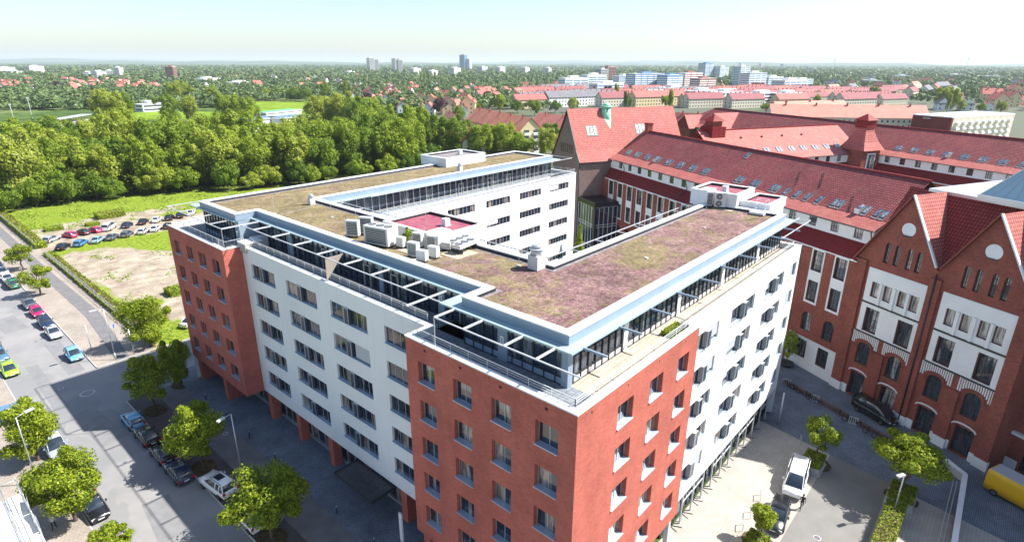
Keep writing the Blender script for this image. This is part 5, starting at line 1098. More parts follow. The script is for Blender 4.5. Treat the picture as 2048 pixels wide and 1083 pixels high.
pj = thing('advertising_pillar', 'white totem sign standing at the pier beside the entrance canopy', 'totem sign', (-.3, 17.6, .06)); b = MB(); b.box(-.07, .07, -.18, .18, .3, 1.1, PLATE); b.box(-.07, .07, -.18, .18, 1.3, 4.3, PLATE); b.build('panel', pj); b = MB(); b.box(-.05, .05, -.15, .15, 0, 4.35, STEEL); b.build('frame', pj)
bo = None
for i, y in enumerate(np.arange(8, 62, 6.)):
    if bo is None: b = MB(); b.tube((0, 0, 0), (0, 0, .85), .07, DARKM, 8); b.tube((0, 0, .85), (0, 0, .9), .08, STEEL, 8); bo = b.build('bollard'); tag(bo, 'short dark bollard at the edge of the shaded pavement', 'bollard', 'bollards along the shaded pavement'); o = bo
    else: o = bo.copy(); COL.objects.link(o)
    o.location = (-1.6, y, .08)
# ------------------------------------------------------------------ bicycles, racks, fence, wall
def make_bike():
    t = thing('bicycle', 'x', 'bicycle'); b = MB(); F_ = BLACK; pts = dict(r=(-.5, 0, .34), f=(.55, 0, .34), bb=(-.08, 0, .3), s=(-.22, 0, .82), h=(.38, 0, .82))
    for p, q in (('r', 'bb'), ('bb', 's'), ('bb', 'h'), ('s', 'h'), ('h', 'f'), ('r', 's')): b.tube(pts[p], pts[q], .022, F_, 6)
    b.tube((.36, -.28, .95), (.36, .28, .95), .018, F_, 6); b.tube((.38, 0, .82), (.36, 0, .95), .02, F_, 6); b.build('frame', t); b = MB(); b.box(-.36, -.1, -.07, .07, .86, .92, RUB); b.tube((-.22, 0, .82), (-.22, 0, .88), .015, F_); b.build('saddle', t)
    w = MB(); n = 18
    for k in range(n): a, c = 2*math.pi*k/n, 2*math.pi*(k+1)/n; w.bar((.32*math.cos(a), 0, .32*math.sin(a)), (.32*math.cos(c), 0, .32*math.sin(c)), .04, .035, RUB)
    for k in range(8): a = 2*math.pi*k/8; w.bar((0, 0, 0), (.31*math.cos(a), 0, .31*math.sin(a)), .008, .008, STEEL)
    wm = w.mesh('wheel')
    for x in (-.5, .55): o = link('wheel', wm, t); o.location = (x, 0, .34)
    return t
bk0 = make_bike(); first = True
A0, A1 = at(1567, 765, 0), at(1795, 897, 0); dv = (A1-A0); ang = math.atan2(dv.y, dv.x)
for i, (u, l) in enumerate(((.03, 'bicycle nearest the office block corner in the long rack row'), (.1, 'second bicycle from the office block in the long rack row'), (.22, 'bicycle with a pale frame beside the first white rack plate'), (.27, 'bicycle just right of the first white rack plate'), (.53, 'bicycle left of the second white rack plate'), (.6, 'bicycle touching the second white rack plate'), (.7, 'bicycle in the middle of the right half of the rack row'), (.77, 'bicycle third from the right in the rack row'), (.84, 'bicycle second from the right in the rack row'), (.9, 'bicycle at the right end of the rack row'))):
    t = bk0 if first else dup(bk0); first = False; p = A0.lerp(A1, u); t.location = (p.x-.6, p.y-.35, .02); t.rotation_euler = (0, .05, ang+random.uniform(-.5, .5)); t['label'] = l; t['group'] = 'bicycles in the rack row'
t = dup(bk0); p = at(1652, 893); t.location = (p.x, p.y, .02); t.rotation_euler = (.1, 0, R(-30)); t['label'] = 'black bicycle standing alone beside the planter tree'; t['group'] = 'bicycles on their own'
b = MB(); q = Vector((-dv.y, dv.x, 0)).normalized()*.22; W0, W1_ = A0, at(1888, 943, 0); b.prism([tuple((W0+q)[:2]), tuple((W0-q)[:2]), tuple((W1_-q)[:2]), tuple((W1_+q)[:2])], 0, .55, brick_mat('wall_setts', (.20, .13, .12), (.13, .09, .09), (.07, .05, .05), .3, .15, .015, var=.3, big=.5)); tag(b.build('low_wall'), 'low dark stone wall running between the court and the cobbled yard', 'low wall')
for i, u in enumerate((.02, .30, .64)):
    b = MB(); p = A0.lerp(A1, u); b.box(-.5, .5, -.04, .04, .0, .1, WSTEEL)
    for k in range(5): b.box(-.5+.22*k, -.42+.22*k, -.03, .03, .1, .95, WSTEEL)
    b.box(-.5, .5, -.035, .035, .88, .96, WSTEEL); o = tag(b.build('bicycle_rack'), ['white bicycle rack nearest the office block', 'white bicycle rack in the middle of the wall', 'white bicycle rack nearest the dense court tree'][i], 'bicycle rack'); o.location = (p.x-.3, p.y-.2, 0); o.rotation_euler = (0, 0, ang+.5)
b = MB(); w0 = [(46.0, -16.9), (44.4, -18.7), (33.2, -18.95), (10, -19.3)]
for i in range(3): p, r_ = Vector((*w0[i], .45)), Vector((*w0[i+1], .45)); b.bar(p, r_, .35, .9, CONC); b.bar(p+Vector((0, 0, .5)), r_+Vector((0, 0, .5)), .45, .1, COPING)
tag(b.build('ramp_wall'), 'pale concrete ramp wall with flat coping at the lower right', 'wall')
b = MB()
for y in (-17.9, -18.2): b.bar((24, y, .95), (42.5, y, .95), .05, .05, STEEL)
for x in np.arange(24, 42.6, 3.1): b.bar((x, -17.9, 0), (x, -17.9, .95), .05, .05, STEEL); b.bar((x, -18.2, 0), (x, -18.2, .95), .05, .05, STEEL)
tag(b.build('handrail'), 'double steel handrail inside the ramp wall', 'handrail')
hp = None
for i, (px, py) in enumerate(((1600, 885), (1520, 995), (1500, 1030), (1485, 1055))):
    b = MB(); 
    for x in (-.45, .45): b.bar((x, 0, 0), (x, 0, .8), .05, .05, STEEL)
    b.bar((-.47, 0, .8), (.47, 0, .8), .05, .05, STEEL); o = tag(b.build('hoop_stand'), ['steel hoop stand beside the white van, farthest from the front', 'steel hoop stand between the van and the black estate car', 'steel hoop stand beside the black estate car', 'steel hoop stand beside the small round court tree'][i], 'hoop stand'); p = at(px, py); o.location = (p.x, p.y, 0); o.rotation_euler = (0, 0, R(20))
def fence(name, label, p, q, h=1.7):
    t = thing(name, label, 'fence', tuple(p)+(0,)); p, q = Vector(p), Vector(q); d = q-p; n = int(d.length/2.6); b = MB()
    for k in range(n+1): u = d*k/n; b.bar((u.x, u.y, 0), (u.x, u.y, h), .06, .06, STEEL)
    b.build('post', t); b = MB()
    for zz in (.15, h*.5, h-.06): b.bar((0, 0, zz), (d.x, d.y, zz), .035, .035, STEEL)
    k = 0.
    while k < d.length: u = d.normalized()*k; b.bar((u.x, u.y, .1), (u.x, u.y, h-.05), .012, .02, STEEL); k += .33
    b.build('mesh_panel', t)
fence('wire_fence', 'wire mesh fence overgrown with weeds between pavement and vacant lot', (-.75, 78), (-.75, 143)); fence('wire_fence', 'wire mesh fence beyond the gravel car park entrance', (-.9, 151), (-.9, 200))
hedge('weed_strip', 'straggly green weeds growing along the wire fence', -.9, .9, 80, 143, .0, .7, 5200, .38, cat='weeds', m=LEAF_ST); hedge('weed_strip', 'green weeds along the far wire fence', -1., 1.2, 152, 200, .0, 1.2, 4500, .45, cat='weeds', m=LEAF_ST)
for i, (x, y, r_, l) in enumerate(((11, 98, 2.4, 'low shrub patch by the corner of the bare lot'), (3.2, 96, 1.7, 'small shrub near the fence at the lot corner'), (20, 173, 3.2, 'dark bramble clump in the meadow behind the cars'), (6, 168, 1.8, 'small bramble clump near the car park entrance'), (14, 166, 1.4, 'tiny scrub clump behind the magenta cars'))): hedge('bramble_bush', l, x-r_, x+r_, y-r_*.7, y+r_*.7, 0, r_*.5, 1500, .45, cat='bush', m=LEAF_FO)
# ------------------------------------------------------------------ people
SKIN = mat('skin', (.42, .25, .18), .6); CLD = mat('dark_clothes', (.02, .022, .03), .9); CLW = mat('light_clothes', (.5, .5, .52), .9); HAIR = mat('dark_hair', (.02, .014, .01), .7)
def person(label, x, y, rz, shirt, trousers, stride=.32):
    t = thing('person', label, 'person', (x, y, .02), rz); me = bpy.data.meshes.new('body')
    V = [(0, 0, .93), (0, 0, 1.15), (0, 0, 1.38), (0, 0, 1.50), (0, 0, 1.64), (0, -.17, 1.40), (-.08, -.24, 1.14), (.14, -.25, .93), (.22, -.25, .86), (0, .17, 1.40), (.06, .24, 1.14), (.12, .24, .92), (.16, .23, .84), (0, -.1, .88), (stride*.75, -.11, .50), (stride*.8, -.11, .09), (stride+.12, -.11, .05), (0, .1, .88), (-stride*.3, .11, .48), (-stride*1.25, .11, .14), (-stride*1.0, .11, .04), (.05, 0, 1.68)]
    E = [(0, 1), (1, 2), (2, 3), (3, 4), (2, 5), (5, 6), (6, 7), (7, 8), (2, 9), (9, 10), (10, 11), (11, 12), (0, 13), (13, 14), (14, 15), (15, 16), (0, 17), (17, 18), (18, 19), (19, 20), (4, 21)]
    Rr = [.15, .14, .16, .055, .095, .065, .045, .032, .03, .065, .045, .032, .03, .095, .065, .045, .035, .095, .065, .045, .035, .085]
    me.from_pydata([Vector(v) for v in V], E, []); o = link('body', me, t); o.modifiers.new('skin', 'SKIN')
    for k, r_ in enumerate(Rr): me.skin_vertices[0].data[k].radius = (r_, r_*(.8 if k not in (0, 1, 2) else .68)); 
    me.skin_vertices[0].data[0].use_root = True
    s = o.modifiers.new('sub', 'SUBSURF'); s.levels = s.render_levels = 2
    dg = bpy.context.evaluated_depsgraph_get(); em = bpy.data.meshes.new_from_object(o.evaluated_get(dg)); o.modifiers.clear(); o.data = em
    em.materials.clear(); [em.materials.append(m) for m in (shirt, trousers, SKIN, RUB)]
    for p in em.polygons: z = p.center.z; yy_ = abs(p.center.y); p.material_index = 2 if z > 1.47 or (z < .90 and yy_ > .2) else (3 if z < .08 else (1 if z < .95 and yy_ < .21 else 0)); p.use_smooth = True
    b = MB()
    for k in range(6):
        z0, z1 = 1.64+.025*k, 1.64+.025*(k+1); r0, r1 = [.098*math.sqrt(max(.02, 1-(q/6)**2)) for q in (k, k+1)]; b.tube((-.01, 0, z0), (-.012, 0, z1), r0+.006, HAIR, 10, r2=r1+.006)
    b.build('hair', t); return t
p = at(1602, 1017); person('person in dark clothes walking past the front of the white van', p.x, p.y, R(200), CLD, CLD)
p = at(1783, 1076); person('person in dark clothes standing beside the clipped hedge', p.x, p.y, R(80), CLD, CLD, .06)
p = at(110, 1058); person('person in light top under the large bright street tree', p.x, p.y, R(70), CLW, CLD, .2); p = at(74, 958); person('person in pale clothes at the foot of the left street lamp', p.x, p.y, R(100), CLW, CLW, .15)
# ------------------------------------------------------------------ plant on the roof
ACW = mat('unit_casing', (.62, .62, .60), .5, .05, var=.06, scale=1.5); GRILL = mat('grille', (.10, .10, .11), .6, .3)
def fan(b, c, ax, r_):
    c = Vector(c); ax = Vector(ax); b.tube(c, c+ax*.05, r_, GRILL, 18); b.tube(c+ax*.05, c+ax*.06, r_*.25, ACW, 10); a = ax.orthogonal().normalized(); d = ax.cross(a)
    for k in range(6): v = a*math.cos(k*math.pi/6)+d*math.sin(k*math.pi/6); b.bar(c+ax*.07-v*r_, c+ax*.07+v*r_, .02, .02, STEEL)
def unit(label, x, y, w, d, h, rz, fans=1, top=False, z=24.92, face='grille', lift=.12, cat='condenser unit'):
    """w across the fan face (local x), d deep; the face looks along local -y"""
    t = thing('condenser_unit', label, cat, (x, y, z), rz, 'rooftop condenser units'); b = MB(); b.box(-w/2, w/2, -d/2, d/2, lift, h, ACW); b.box(-w/2-.02, w/2+.02, -d/2-.02, d/2+.02, h, h+.04, WSTEEL); b.build('casing', t)
    b = MB()
    for sx in (-.4, .4): b.box(sx*w-.05, sx*w+.05, -d*.6, d*.6, 0, lift, DARKM)
    b.build('feet', t); b = MB()
    if face == 'grille':
        b.box(-w*.42, w*.42, -d/2-.02, -d/2, lift+.12, h-.1, GRILL)
        for k in range(9): zz = lift+.16+(h-lift-.3)*k/8; b.box(-w*.42, w*.42, -d/2-.035, -d/2-.02, zz, zz+.03, STEEL)
        b.build('grille', t)
    if face == 'fan':
        for k in range(fans): fan(b, (-w*.12, -d/2, lift+(h-lift)*(k+.5)/fans), (0, -1, 0), min(w*.34, (h-lift)/fans*.42))
        b.build('fan', t)
    if top:
        b = MB()
        for k in range(top): fan(b, (-w/2+w*(k+.5)/top, 0, h+.04), (0, 0, 1), min(d*.4, w/top*.4))
        b.build('fan', t)
    return t
unit('tall louvred unit at the left end of the roof plant', 6.7, 31.7, 1.25, .55, 1.6, R(-60)); unit('tall louvred unit second from the left behind the big chiller', 8.1, 31.4, 1.25, .55, 1.7, R(-60))
unit('large boxy white chiller with three fans on top', 7.0, 27.6, 2.9, 1.5, 1.75, R(-78), face='grille', top=3, cat='chiller'); unit('small white unit behind the large chiller', 8.6, 29.2, 1.0, .5, 1.0, R(-75), face='')
for x, y, w, h, l, f in ((8.7, 24.3, .95, 1.35, 'upright unit beside the little roof conifer', 'grille'), (9.2, 22.9, .95, 1.25, 'upright unit at the corner of the stair head', 'grille'), (6.6, 22.4, 1.0, 1.3, 'upright louvred unit nearest the roof edge', 'grille'), (6.3, 20.9, .95, .95, 'low plain white unit nearest the roof edge', ''), (7.6, 20.9, .95, 1.0, 'low plain white unit beside the fan tables', ''), (7.6, 25.4, .8, .95, 'plain white cabinet right of the large chiller', ''), (9.9, 21.7, .9, .7, 'low bluish unit against the stair head wall', 'grille')): unit(l, x, y, w, .5, h, R(-75+random.uniform(-6, 6)), face=f)
for x, y, l in ((10.9, 20.4, 'front flat condenser table with two round fans'), (11.4, 21.6, 'rear flat condenser table with two round fans')): unit(l, x, y, 2.6, .95, .75, R(8), face='', top=3, lift=.45, cat='condenser table')
unit('white double-fan condenser on the right roof', 42.6, 9.9, 1.25, .55, 1.75, R(-62), fans=2, face='fan', z=24.95); unit('slim dark-sided condenser behind the double-fan unit', 42.4, 11.1, .7, .55, 1.7, R(-62), face='grille', z=24.95)
def cowl(label, x, y, s):
    t = thing('roof_ventilator', label, 'roof ventilator', (x, y, 24.88), 0, 'roof ventilators'); b = MB(); b.box(-.42*s, .42*s, -.42*s, .42*s, 0, .95*s, ACW); b.build('base', t); b = MB(); b.tube((0, 0, .95*s), (0, 0, 1.35*s), .4*s, STEEL, 18); b.tube((0, 0, 1.35*s), (0, 0, 1.42*s), .5*s, WSTEEL, 18); b.tube((0, 0, 1.5*s), (0, 0, 1.66*s), .36*s, STEEL, 18, r2=.3*s); b.build('cowl', t)
cowl('large white ventilator near the inner roof corner', 11.5, 12.5, 1.25); cowl('small ventilator near the step of the left roof', 11.3, 47.2, .75); cowl('small ventilator in front of the far stair head', 38.9, 50.3, .8)
b = MB()
for (x, y) in ((8.2, 24.0), (7.0, 21.8), (10, 20.2), (43.2, 9.4)): b.poly([(x-1.3, y-1.2, 24.875), (x+1.3, y-1.2, 24.875), (x+1.3, y+1.2, 24.875), (x-1.3, y+1.2, 24.875)], TERR)
b.build('paving_pads', OB)
t = make_tree('roof_conifer', 'small dark self-seeded conifer among the roof condensers', 'shrub', 1.0, .5, 1.5, 500, .2, 8, LEAF_FO, tr=.04, loc=(8.6, 25.8, 24.9), limbs=3)
t = thing('access_ladder', 'white steel cat-ladder cage at the end of the right roof', 'ladder', (43.6, 5.4, 24.9)); b = MB()
for x in (-.6, .6):
    for y in (-.5, .5): b.bar((x, y, 0), (x, y, 1.5), .05, .05, WSTEEL)
for zz in (.5, 1., 1.5): b.bar((-.6, -.5, zz), (.6, -.5, zz), .04, .04, WSTEEL); b.bar((-.6, .5, zz), (.6, .5, zz), .04, .04, WSTEEL); b.bar((.6, -.5, zz), (.6, .5, zz), .04, .04, WSTEEL)
b.build('cage', t); b = MB(); b.box(-1.6, .8, -.8, .8, .05, .3, WHITE); b.build('platform', t)
b = MB(); P3 = [Vector((2.05, 29.4, 24.3)), Vector((3.9, 29.4, 24.3)), Vector((2.3, 29.9, 21.9))]; d_ = Vector((0, .05, 0)); b.poly(P3, mat('sail_cloth', (.42, .36, .31), .9)); b.poly([p+d_ for p in P3][::-1], mat('sail_cloth', (.42, .36, .31), .9))
for k in range(3): b.poly([P3[k], P3[(k+1) % 3], P3[(k+1) % 3]+d_, P3[k]+d_], MATS['sail_cloth'])
tag(b.build('sun_sail'), 'beige triangular sun sail hanging from the roof-edge frame', 'sun sail')
for x, y, w, d, h, l, m in ((4.2, 46.9, .8, .5, 1.2, 'white cabinet standing on the terrace near the step', WHITE), (2.9, 46.3, 1.0, .9, 1.1, 'grey-green planter box at the terrace corner', CONC)):
    b = MB(); b.box(-w, w, -d, d, 0, h-.1, m); b.box(-w-.04, w+.04, -d-.04, d+.04, h-.1, h, COPING); o = tag(b.build('terrace_box'), l, 'cabinet'); o.location = (x, y, 21.3)
hedge('terrace_bed', 'overgrown planter bed on the sunny terrace above the brick corner', 13.9, 16.2, 1.1, 2.0, 21.3, 21.65, 1100, .18, cat='plant bed', m=LEAF_FO)
# ------------------------------------------------------------------ opposite house: scaffold with white netting
sc = thing('scaffolding', 'white scaffold with netting at the bottom left corner', 'scaffolding', (-21.6, 34, 0)); b = MB()
for k in range(7):
    for x in (-1.1, 0): b.tube((x, -9+k*2.9, 0), (x, -9+k*2.9, 7.6), .04, WSTEEL, 6)
    b.tube((-1.1, -9+k*2.9, 7.4), (0, -9+k*2.9, 7.4), .03, WSTEEL, 5)
for zz in (2, 4, 5, 6, 7, 7.5): b.tube((0, -9, zz), (0, 8.4, zz), .03, WSTEEL, 5); b.tube((-1.1, -9, zz), (-1.1, 8.4, zz), .03, WSTEEL, 5)
b.build('tubes', sc); b = MB()
for zz in (2, 4, 6): b.box(-1.05, -.05, -9, 8.4, zz-.06, zz, mat('scaffold_board', (.55, .56, .55), .7))
b.build('boards', sc); b = MB(); nw = MAT_NET = mat('netting', (.70, .72, .74), .8)
for k in range(12):
    for j in range(4):
        f = lambda a, c: (.12+.10*math.sin(a*1.9+c), -9+a*1.3, c*1.7)
        if j < 3 or k > 7: b.poly([f(k, j), f(k+1, j), f(k+1, j+1), f(k, j+1)], nw, True)
b.build('netting', sc)
hs_ = thing('house', 'pale house behind the scaffold at the lower left edge', 'house', (-28, 26, 0)); b = MB(); b.box(-5, 5.1, -16, 14, 0, 7.0, WHITE, skip='t'); b.build('wall', hs_); b = MB(); b.box(-5.2, 5.2, -16.2, 14.2, 7.0, 7.25, COPING); b.build('roof', hs_)

mh = None
for i, (x, y, r_) in enumerate(((-11.2, 69.5, .9), (-12.6, 50, .35), (-13.2, 73.5, .3), (-12.1, 93, .35), (-11.5, 112, .35), (-3.1, 47, .3), (43.2, -4.4, .35), (50.8, -3.8, .4), (26, -9.5, .35))):
    b = MB(); b.prism([(r_*math.cos(a), r_*math.sin(a)) for a in np.linspace(0, 2*math.pi, 19)[:-1]], 0, .012, STEEL if i else CONC); b.prism([(r_*.75*math.cos(a), r_*.75*math.sin(a)) for a in np.linspace(0, 2*math.pi, 19)[:-1]], .012, .016, ASPHD if i else ROAD); o = tag(b.build('manhole_cover'), ['large pale ring round a cover in the shaded road mouth', 'cover in the middle of the street beside the shaded cars', 'small cover near the side road mouth', 'cover in the sunny street near the light blue car', 'cover in the sunny street far up', 'cover in the shaded pavement', 'cover in the court near the tall pale pole', 'cover in the cobbled yard by the doorways', 'cover in the driveway beside the white van'][i], 'manhole cover'); o.location = (x, y, -.018 if x < -8 else (.062 if x < 0 else .014))
for i, (x, y, w, d, a) in enumerate(((-12.5, 60, 1.4, 5, .1), (-10.6, 84, 1.0, 7, 0), (-13.6, 104, 1.6, 4, .1), (-12.8, 38, 1.2, 3.4, -.1), (0, 70, 5, 1.2, 0), (-14.4, 75, .7, 9, 0))):
    c_, s_ = math.cos(a), math.sin(a); sheet('road_patch', [(x+u*c_-v*s_, y+u*s_+v*c_) for u, v in ((-w, -d), (w, -d), (w, d), (-w, d))], mat('patched_asphalt', (.19, .19, .195), .92, var=.12, scale=.8), -.016)
# ------------------------------------------------------------------ the city beyond
ROOFS = [mat('red_roof_a', (.46, .13, .10), .8, var=.15, scale=.3), mat('red_roof_b', (.34, .10, .085), .8, var=.15, scale=.3), mat('red_roof_c', (.24, .07, .08), .8, var=.15, scale=.3), mat('grey_roof', (.14, .14, .16), .8, var=.15, scale=.3), mat('pink_roof', (.56, .22, .17), .8, var=.1, scale=.3)]
WALLS = [mat('cream_wall', (.66, .60, .48), .9), mat('white_wall', (.76, .76, .74), .9), mat('grey_wall', (.5, .5, .5), .9), mat('yellow_wall', (.68, .55, .33), .9), mat('brick_wall_far', (.30, .12, .09), .9)]
WIN = mat('far_window', (.06, .08, .11), .2, spec=.8); BLUEG = mat('far_blue_glass', (.10, .22, .38), .3, spec=.8)
def house_proto(L_, Wd, eave, ridge, roof, wallm, chim=1, hip=False, dormer=0):
    t = thing('house', 'x', 'house'); b = MB(); b.box(-L_/2, L_/2, -Wd/2, Wd/2, 0, eave, wallm, skip='tb')
    for s in (-1, 1): b.poly([(s*L_/2, -Wd/2, eave), (s*L_/2, Wd/2, eave), (s*L_/2, 0, ridge-.1)][::s], wallm)
    b.build('wall', t); e = .45; sl = (ridge-eave)/(Wd/2); r = MB(); h = 2.5 if hip else 0
    for s in (-1, 1): r.poly([(-L_/2-e, s*(Wd/2+e), eave-e*sl), (L_/2+e, s*(Wd/2+e), eave-e*sl), (L_/2+e-h, 0, ridge), (-L_/2-e+h, 0, ridge)][::s], roof); r.poly([(-L_/2-e, s*(Wd/2+e), eave-e*sl-.2), (L_/2+e, s*(Wd/2+e), eave-e*sl-.2), (L_/2+e-h, 0, ridge-.2), (-L_/2-e+h, 0, ridge-.2)][::-s], roof)
    if hip:
        for s in (-1, 1): r.poly([(s*(L_/2+e), -Wd/2-e, eave-e*sl), (s*(L_/2+e), Wd/2+e, eave-e*sl), (s*(L_/2+e-h), 0, ridge)][::s], roof)
    ro = r.build('roof', t)
    for k in range(chim): x = -L_/2+L_*(k+.5)/chim; b = MB(); b.box(x-.4, x+.4, .3, 1.1, ridge-1.6, ridge+1.0, WALLS[4]); b.build('chimney', ro)
    n = max(2, int(L_/3.2)); b = MB(); fl = 1.2
    while fl < eave-1.2:
        for k in range(n):
            x = -L_/2+L_*(k+.5)/n
            for s in (-1, 1): b.box(x-.55, x+.55, s*(Wd/2+.03)-.03, s*(Wd/2+.03)+.03, fl, fl+1.3, WIN)
        for s in (-1, 1):
            for q in (-.25, .25): b.box(s*(L_/2+.03)-.03, s*(L_/2+.03)+.03, q*Wd-.5, q*Wd+.5, fl, fl+1.3, WIN)
        fl += 2.9
    w = b.build('windows', t)
    if dormer:
        b = MB()
        for k in range(dormer): x = -L_/2+L_*(k+.5)/dormer; b.box(x-.9, x+.9, -Wd/2+.6, -Wd/2+3, eave+.4, eave+2.2, wallm); b.box(x-1.05, x+1.05, -Wd/2+.4, -Wd/2+3.2, eave+2.2, eave+2.4, roof)
        b.build('dormer', t)
    return t
HP = {}
def house(kind, px, py, rz, label, group, s=1., name='house', cat='house', pos=None):
    SP = {0: (11, 9, 5.5, 10, ROOFS[0], WALLS[1], 1), 1: (12, 9.5, 5.5, 10.5, ROOFS[1], WALLS[0], 1), 2: (10, 9, 5, 9.5, ROOFS[4], WALLS[1], 1), 3: (11, 9, 5.5, 10, ROOFS[3], WALLS[1], 1, True),
          4: (42, 11, 8.5, 13.5, ROOFS[2], WALLS[0], 7), 5: (42, 11, 8.5, 13.5, ROOFS[1], WALLS[3], 6), 6: (36, 12, 9, 14, ROOFS[4], WALLS[0], 3), 7: (42, 11, 8.5, 13.5, ROOFS[3], WALLS[1], 6), 8: (16, 11, 9, 14, ROOFS[0], WALLS[3], 2, False, 3)}
    if kind not in HP: HP[kind] = t = house_proto(*SP[kind])
    else: t = dup(HP[kind])
    p = pos or at(px, py); t.location = (p[0], p[1], 0); t.rotation_euler = (0, 0, rz); t.scale = (s, s, s); t['label'] = label; t['group'] = group; t['category'] = cat; t.name = name; return t
BASE = A_U
def suburb(x0, x1, y0, y1, n, kinds, label, group, rot=0., name='house', cat='house', jit=.25, s=(.9, 1.15)):
    k = 0; tries = 0; pts = []
    while k < n and tries < n*40:
        tries += 1; px, py = random.uniform(x0, x1), y0+(y1-y0)*random.random()**.8; p = at(px, py); mind = 30 if kinds[0] in (4, 5, 6, 7) else 15
        if any((p-q).length < mind for q in pts): continue
        pts.append(p); k += 1; house(random.choice(kinds), px, py, rot+random.choice((0, 0, math.pi/2) if kinds[0] < 4 or kinds[0] == 8 else (0, 0))+random.uniform(-jit, jit), label, group, random.uniform(*s), name, cat)
suburb(0, 60, 163, 182, 14, (0, 2, 1), 'red-roofed house in the suburb at the far left edge', 'red-roofed houses at the far left edge', 1.0)
suburb(125, 320, 160, 184, 34, (0, 2, 1), 'red-roofed house in the suburb left of the brick tower', 'red-roofed houses left of the brick tower', .7)
suburb(400, 720, 154, 180, 22, (1, 3, 2), 'small house half hidden in the far trees beyond the sports field', 'small houses beyond the sports field', .3)
suburb(690, 800, 184, 214, 20, (0, 2, 1), 'red-roofed house among trees right of the tall poplars', 'red-roofed houses right of the poplars', 1.2)
suburb(740, 1120, 174, 200, 30, (1, 3, 0, 2), 'pale-walled house with muted roof in the middle suburb', 'houses of the middle suburb', .5)
suburb(800, 940, 205, 232, 12, (0, 2, 8), 'red-roofed house behind the wood, left of the long apartment block', 'red-roofed houses left of the apartment block', .9)
suburb(930, 1130, 186, 206, 16, (1, 0, 3, 8), 'gabled house beyond the apartment blocks', 'gabled houses beyond the apartment blocks', .2)
suburb(1060, 1400, 190, 216, 30, (4, 5, 7), 'terrace with purple-red roof and many chimneys behind the tall hall', 'terraces behind the tall hall', BASE-1.45, 'terraced_house', 'terrace', .06)
suburb(1400, 1780, 192, 216, 34, (4, 5, 4), 'terrace with purple-red roof and many chimneys behind the rear wing', 'terraces behind the rear wing', BASE-1.5, 'terraced_house', 'terrace', .06)
suburb(1640, 1900, 182, 198, 12, (5, 6, 4, 7), 'terrace with red or slate roof at the right, beyond the copper tree', 'terraces at the right', BASE-1.2, 'terraced_house', 'terrace', .15)
suburb(1880, 2060, 190, 222, 22, (0, 2, 3, 8), 'pointed red or slate roofed house at the right edge beyond the modern block', 'houses at the right edge', BASE-.6)
suburb(1640, 2060, 158, 180, 22, (5, 1, 7, 8), 'small dark-roofed house row in the hazy right suburb', 'hazy right suburb houses', .4)
suburb(1430, 1640, 176, 196, 6, (6, 5), 'long pink-roofed house beyond the offices', 'long houses beyond the offices', .6)
def long_house(name, label, ea, eb, w, eave, ridge, roof, wallm, chim, balcony=False, cat='apartment block', n_win=None):
    """ea, eb: the two ends of the near eave on the ground plan; w: depth to the far side"""
    a, b_ = Vector(ea[:2]), Vector(eb[:2]); d = b_-a; L_ = d.length; ang = math.atan2(d.y, d.x); nrm = Vector((-math.sin(ang), math.cos(ang))); m_ = (a+b_)/2; nrm = nrm if nrm.dot(m_-Vector(CAM[:2])) > 0 else -nrm; c = m_+nrm*abs(w)/2
    t = house_proto(L_, abs(w), eave, ridge, roof, wallm, chim); t.name = name; t['label'] = label; t['category'] = cat; t.location = (c.x, c.y, 0); t.rotation_euler = (0, 0, ang)
    return t, L_
ORANGE = mat('orange_red_roof', (.62, .24, .15), .8, var=.12, scale=.3)
t, L_ = long_house('apartment_block', 'long cream apartment block with red ridge roof and balconies beside the green trees', at(1037, 263, 11.5), at(933, 238, 11.5), -12.5, 11.5, 17.5, ORANGE, WALLS[3], 5)
b = MB(); 
for k in range(4):
    for q in (-2.6, 2.2): b.box(-L_/2-1.2, -L_/2, q-1.6, q+1.4, 1.2+2.8*k, 2.2+2.8*k, WALLS[1]); b.box(-L_/2-.05, -L_/2, q-1.4, q+1.2, 2.2+2.8*k, 3.6+2.8*k, WIN)
b.build('balcony', t)
long_house('apartment_block', 'low cream block with red roof in front of the wood, left of the long one', at(925, 283, 8), at(850, 262, 8), -11, 8, 13.5, ORANGE, WALLS[0], 4)
long_house('apartment_block', 'pink-roofed block behind the hall gable', at(1128, 258, 9), at(1060, 248, 9), -12, 9, 15, ROOFS[4], WALLS[0], 2)
long_house('apartment_block', 'red-roofed block left of the long cream apartment block', at(905, 252, 8), at(880, 238, 8), -10, 8, 13, ROOFS[4], WALLS[0], 2)
long_house('apartment_block', 'long pink-roofed block behind the rear wing', at(1860, 236, 10), at(1545, 232, 10), 16, 10, 17, ROOFS[4], WALLS[0], 5)
long_house('apartment_block', 'pink-roofed block left of the treetops behind the rear wing', at(1700, 218, 10), at(1560, 222, 10), 14, 10, 16, ROOFS[4], WALLS[0], 3)
long_house('apartment_block', 'brownish-roofed block right of the tall hall', at(1400, 262, 9), at(1340, 258, 9), 14, 9, 17, ROOFS[1], WALLS[2], 2)
